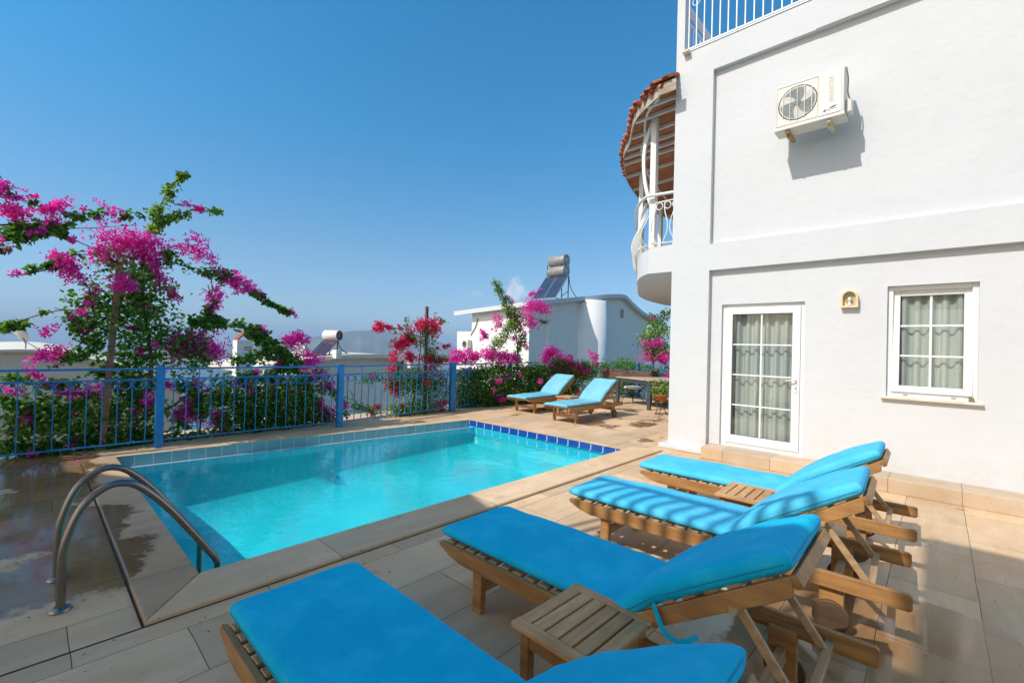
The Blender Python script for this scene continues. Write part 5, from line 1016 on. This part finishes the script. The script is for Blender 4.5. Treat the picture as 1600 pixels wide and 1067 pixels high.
def solar(name, label, loc, w_, run, rise, tanks, tr, tl, white, red=False):
    t = thing(name, label, 'solar water heater', loc); n = 2
    for k in range(n):
        x0 = k*w_/n; m = MB(); 
        M = Matrix.Translation((x0+.03, 0, 0)) @ Matrix.Rotation(math.atan2(rise, run), 4, 'X'); L = math.hypot(run, rise)
        m.box(0, w_/n-.06, 0, L, -.07, 0, M); pn = m.build('panel_frame', 'solar_red' if red else 'dull_steel', t)
        m = MB(); m.box(.05, w_/n-.11, .05, L-.05, .001, .012, M); m.build('glass_panel', 'solar', pn)
    m = MB()
    for x in (.1, w_-.1):
        m.beam((x, run+.1, -.25), (x, run+.1, rise+.1+(tr*2 if tanks > 1 else 0)), .05, .05); m.beam((x, run*.55, -.15), (x, run*.55, rise*.5), .045, .045); m.beam((x, .2, 0), (x, run+.1, -.1), .04, .04); m.beam((x, run*.55, rise*.1), (x, run+.1, rise*.35), .04, .04)
        m.build('stand', 'dark_metal', t); m = MB()
    for k in range(tanks):
        z = rise+tr*.9+k*tr*1.95; M = Matrix.Translation(((w_-tl)/2, run+.15, z)) @ Matrix.Rotation(R(90), 4, 'Y')
        m = MB(); m.lathe([(0, 0), (tr*.9, 0), (tr, .04), (tr, tl-.04), (tr*.93, tl), (0, tl)], 24, M); tk = m.build('tank', white, t)
        m = MB(); m.lathe([(0, tl+.002), (tr*.86, tl+.002), (tr*.9, tl+.02), (tr*.98, tl+.0)], 24, M); m.build('tank_end', 'black_plastic' if white == 'white_tank' else 'dull_steel', tk)
    m = MB(); m.tube(smooth_path([(w_-.15, run+.2, rise), (w_-.1, run+.4, rise*.5), (w_+.3, run+.8, .1), (w_+.7, run+1.1, 0)], 4), .03, 5); m.build('pipe', 'gasket', t)
    return t
solar('solar_heater', 'solar water heater with two stacked grey tanks on the neighbour villa roof', (-21.35, 24.6, 5.0), 2.15, 1.5, 1.75, 2, .40, 1.5, 'tank')
lh = thing('arched_house', 'cream low house with arched roof and satellite dish behind the left fence', 'house', (0, 0, 0))
ap = sp([(-3.6, .35), (-2.4, .85), (-1.2, 1.12), (-.3, 1.21), (.4, 1.17), (1.2, .95), (2.1, .66), (3.0, .25), (3.4, .05)])
m = MB(); vault(m, ap, -24, -15.85, -.01, .07); m.build('roof', 'cream_stucco', lh)
m = MB(); m.prism([(-3.4, -5)]+[(y, z-.06) for y, z in ap if -3.4 < y < 3.1]+[(3.1, -5)], -16, -23, 'x'); m.build('wall', 'cream_stucco', lh)
ds_ = thing('satellite_dish', 'grey satellite dish on the arched cream roof at the far left', 'satellite dish', (-16.3, -.18, 1.22))
M = Matrix.Translation((0, -.05, .38)) @ Matrix.Rotation(R(-62), 4, 'X') @ Matrix.Rotation(R(-25), 4, 'Y')
m = MB(); m.lathe([(0, .0), (.12, .012), (.24, .05), (.25, .055), (.24, .06), (.12, .025), (0, .012)], 26, M); m.build('dish', 'dish', ds_)
m = MB(); m.tube([(0, 0, .36), (0, .10, .12), (0, .10, -.05)], .014, 6); m.tube([(0, .06, .2), (0, .36, -.04)], .012, 6); m.tube([(0, -.05, .3), (.1, -.42, .48)], .008, 5); m.build('mount', 'dull_steel', ds_)
mh = thing('vaulted_house', 'cream house with vaulted overhanging roof behind the middle of the fence', 'house', (0, 0, 0))
vp_ = sp([(6.9, .22), (7.7, .38), (8.8, .50), (10, .72), (11.5, .87), (13, .93), (14.3, .90), (15.2, .68), (16.2, .36), (17.4, -.10)])
m = MB(); vault(m, vp_, -30, -23.4, .0, .22); m.build('roof', 'cream_stucco', mh)
m = MB(); m.prism([(9.6, -6)]+[(y, z-.2) for y, z in vp_ if 9.6 < y < 17]+[(17, -6)], -24.1, -29.5, 'x'); m.build('wall', 'far_stucco', mh)
m = MB(); m.box(-24.4, -23.2, 7.6, 9.59, -6, .15); m.build('side_block', 'far_stucco', mh)
for q_ in ((11.0, 11.3, .7, 1.15), (15.6, 15.85, .1, .55)): m = MB(); m.box(-23.5, -23.0, *q_); m.build('roof_post', 'far_stucco', mh)
so2 = solar('roof_solar_heater', 'solar water heater with white and black tank on the vaulted cream roof', (-24.9, 11.0, .78), 1.0, 1.3, .95, 1, .29, .95, 'white_tank', True); so2.rotation_euler = (0, 0, R(28))
so2.location = (-24.6, 10.1, .72)
d2 = thing('roof_dish', 'thin pale satellite dish beside the white tank solar heater', 'satellite dish', (-24.4, 9.75, .85))
m = MB(); m.lathe([(0, 0), (.2, .01), (.34, .05), (.2, .03), (0, .015)], 22, Matrix.Translation((0, 0, .42)) @ Matrix.Rotation(R(80), 4, 'X') @ Matrix.Rotation(R(38), 4, 'Y')); m.build('dish', 'dish', d2)
m = MB(); m.tube([(0, 0, .4), (0, .05, -.1)], .02, 5); m.build('mount', 'dull_steel', d2)
chm = thing('chimney', 'white square chimney stack with small gabled terracotta cap behind the fence', 'chimney', (-22, 6.33, 0))
m = MB(); m.box(-.3, .3, -.32, .32, -5, 1.55); m.build('stack', 'far_stucco', chm, bevel=.01)
m = MB(); m.prism([(-.34, 1.56), (0, 1.90), (.34, 1.56), (.27, 1.56), (0, 1.82), (-.27, 1.56)], -.33, .33, 'x'); m.build('cap', 'red_cap', chm)
m = MB()
for j in range(2):
    for k in range(4): m.box(.301, .306, -.02+k*.075-.02, .02+k*.075, 1.12+j*.10, 1.17+j*.10)
m.build('vent_holes', 'red_cap', chm)
wb = thing('white_outbuilding', 'small white flat roofed block seen through the fence near the second post', 'building', (-21.5, 7.4, 0))
m = MB(); m.box(-1.5, 0, 0, 1.7, -5, -.15); m.build('wall', 'white_stucco', wb)
m = MB(); m.box(-1.6, .1, -.1, 1.8, -.15, -.02); m.build('roof', 'white_stucco', wb)
# hillside, sea, mountains
def hz(x, y): 
    dd = max(0, -x-9.6); back = max(0, y-16)*.10; return -4.2-.14*dd-.0007*dd*dd-back*.6-(.0)+.8*math.sin(x*.07)*math.cos(y*.06)*min(1, dd/20)
m = MB(); xs = [-9.6, -14, -20, -28, -40, -60, -90, -140, -220, -340, -480, -560]; ys = [-900, -400, -200, -100, -50, -25, -10, 0, 10, 20, 30, 45, 70, 110, 180, 300, 500, 900]
def gp(i, j): x = xs[i]; y = ys[j]; return (x, y, max(hz(x, y), -252))
m.add([gp(i, j) for j in range(len(ys)) for i in range(len(xs))], [(j*len(xs)+i, (j+1)*len(xs)+i, (j+1)*len(xs)+i+1, j*len(xs)+i+1) for j in range(len(ys)-1) for i in range(len(xs)-1)], True)
k = len(m.v); m.add([(-9.6, -900, -4.6), (900, -900, -4.6), (900, 900, -4.6), (-9.6, 900, -4.6)], [(0, 1, 2, 3)])
struct(m.build('hillside', 'hillside'))
SEA = -250
m = MB(); m.add([(-15000, -15000, SEA), (-300, -15000, SEA), (-300, 15000, SEA), (-15000, 15000, SEA)], [(0, 1, 2, 3)]); struct(m.build('sea', 'sea'))
def mountain(name, path, depth, seed):
    # path: list of (x, y, height above sea); ridge mesh with noisy slopes
    rr = random.Random(seed); P = [Vector(p_) for p_ in smooth_path(path, 10)]; m = MB(); rows = 16; n = len(P); ph = [rr.uniform(0, 6) for _ in range(8)]
    vs = []
    for i, p_ in enumerate(P):
        d_ = Vector((p_.x, p_.y, 0)).normalized(); s_ = Vector((-d_.y, d_.x, 0))
        for j in range(rows+1):
            t = (j/rows-.5)*2; hgt = p_.z*(1-abs(t)**1.25); wob = math.sin(i*.9+j*.7+ph[0])*.5+math.sin(i*.37-j*1.3+ph[1])*.5+math.sin(i*1.9+j*.4+ph[2])*.25
            spur = math.sin(i*.8+ph[3])*.5+math.sin(i*1.7+ph[4])*.3
            vs.append((*(p_.xy+d_.xy*(t*depth*(1+.10*spur))), -252+max(-2, hgt*(1+.10*wob*abs(t)*.5))))
    r1 = rows+1; m.add(vs, [(i*r1+j, i*r1+j+1, (i+1)*r1+j+1, (i+1)*r1+j) for i in range(n-1) for j in range(rows)], True)
    return struct(m.build(name, 'mountain'))

mountain('mountain_ridge', [(-5600, -900, 20), (-4998, -151, 75), (-4997, 182, 100), (-4940, 774, 146), (-4899, 998, 168), (-4819, 1334, 160), (-4724, 1640, 198), (-4645, 1850, 262), (-4527, 2122, 330), (-4417, 2344, 372), (-4290, 2568, 378), (-4148, 2792, 366), (-3946, 3071, 272), (-3814, 3233, 206), (-3500, 3700, 120), (-3100, 4300, 60)], 900, 3)
mountain('mountain_far', [(-9500, 800, 40), (-8800, 2500, 190), (-8300, 3600, 330), (-7900, 4600, 300), (-7300, 5600, 210), (-6500, 6800, 120), (-5000, 8600, 60)], 1100, 8)
# haze
hm = bpy.data.materials.new('haze'); hm.use_nodes = True; ht = hm.node_tree; ht.nodes.clear()
vo = ht.nodes.new('ShaderNodeVolumePrincipled'); vo.inputs['Density'].default_value = HAZE; vo.inputs['Color'].default_value = (.52, .74, 1, 1); vo.inputs['Anisotropy'].default_value = .0
ou = ht.nodes.new('ShaderNodeOutputMaterial'); ht.links.new(vo.outputs[0], ou.inputs['Volume']); MATS['haze'] = hm
m = MB(); m.box(-15200, 1000, -15200, 15200, -256, 190); hzo = m.build('haze', 'haze'); hzo['kind'] = 'stuff'; hzo['label'] = 'thin blue sea haze over the bay and mountains'; hzo['category'] = 'haze'

# ------------------------------------------------------------------ unseen pavilion added behind the photographer, outline shaped to shade the near terrace
wg = thing('shade_pavilion', 'white flat roofed pavilion with roof railing added unseen behind the photographer to shade the terrace', 'pavilion', (0, 0, 0))
HB = 5.2
FP = [(-12, -4.62), (-8.65, -4.62), (-7.6, -4.0), (-5.0, -3.92), (-4.86, -1.68), (-4.34, -1.84), (6.5, -1.88), (6.5, -6.6), (-3, -6.6), (-7, -8.4), (-12, -8.4)]
m = MB(); m.prism(FP, HB-.25, HB, 'z'); m.build('shade_slab', 'white_stucco', wg)
m = MB(); m.box(-1.83, 6.4, -5.2, -1.62, 7.3, 7.5); m.build('upper_shade_slab', 'white_stucco', wg)  # higher slab added to shade the paving past the lounger heads
for x, y in ((-1.7, -5.0), (6.2, -5.0), (6.2, -2.2)): m = MB(); m.box(x, x+.2, y, y+.2, HB, 7.3); m.build('upper_column', 'white_stucco', wg)
for x, y in ((-11.6, -8.2), (-6.6, -7.2), (-1, -6.4), (5.8, -6.4), (5.8, -2.3)): m = MB(); m.box(x, x+.35, y, y+.35, 0, HB-.25); m.build('column', 'white_stucco', wg)
for z, h_ in ((1.02, .06), (.1, .04)): m = MB(); m.beam((-3.75, -1.93, HB+z), (-1.85, -1.93, HB+z), .05, h_); m.build('rail', 'white_paint', wg)
for k in range(14):
    x = -3.72+k*.145; m = MB(); m.box(x-.024, x+.024, -1.95, -1.91, HB, HB+1.0); m.build('baluster', 'white_paint', wg)
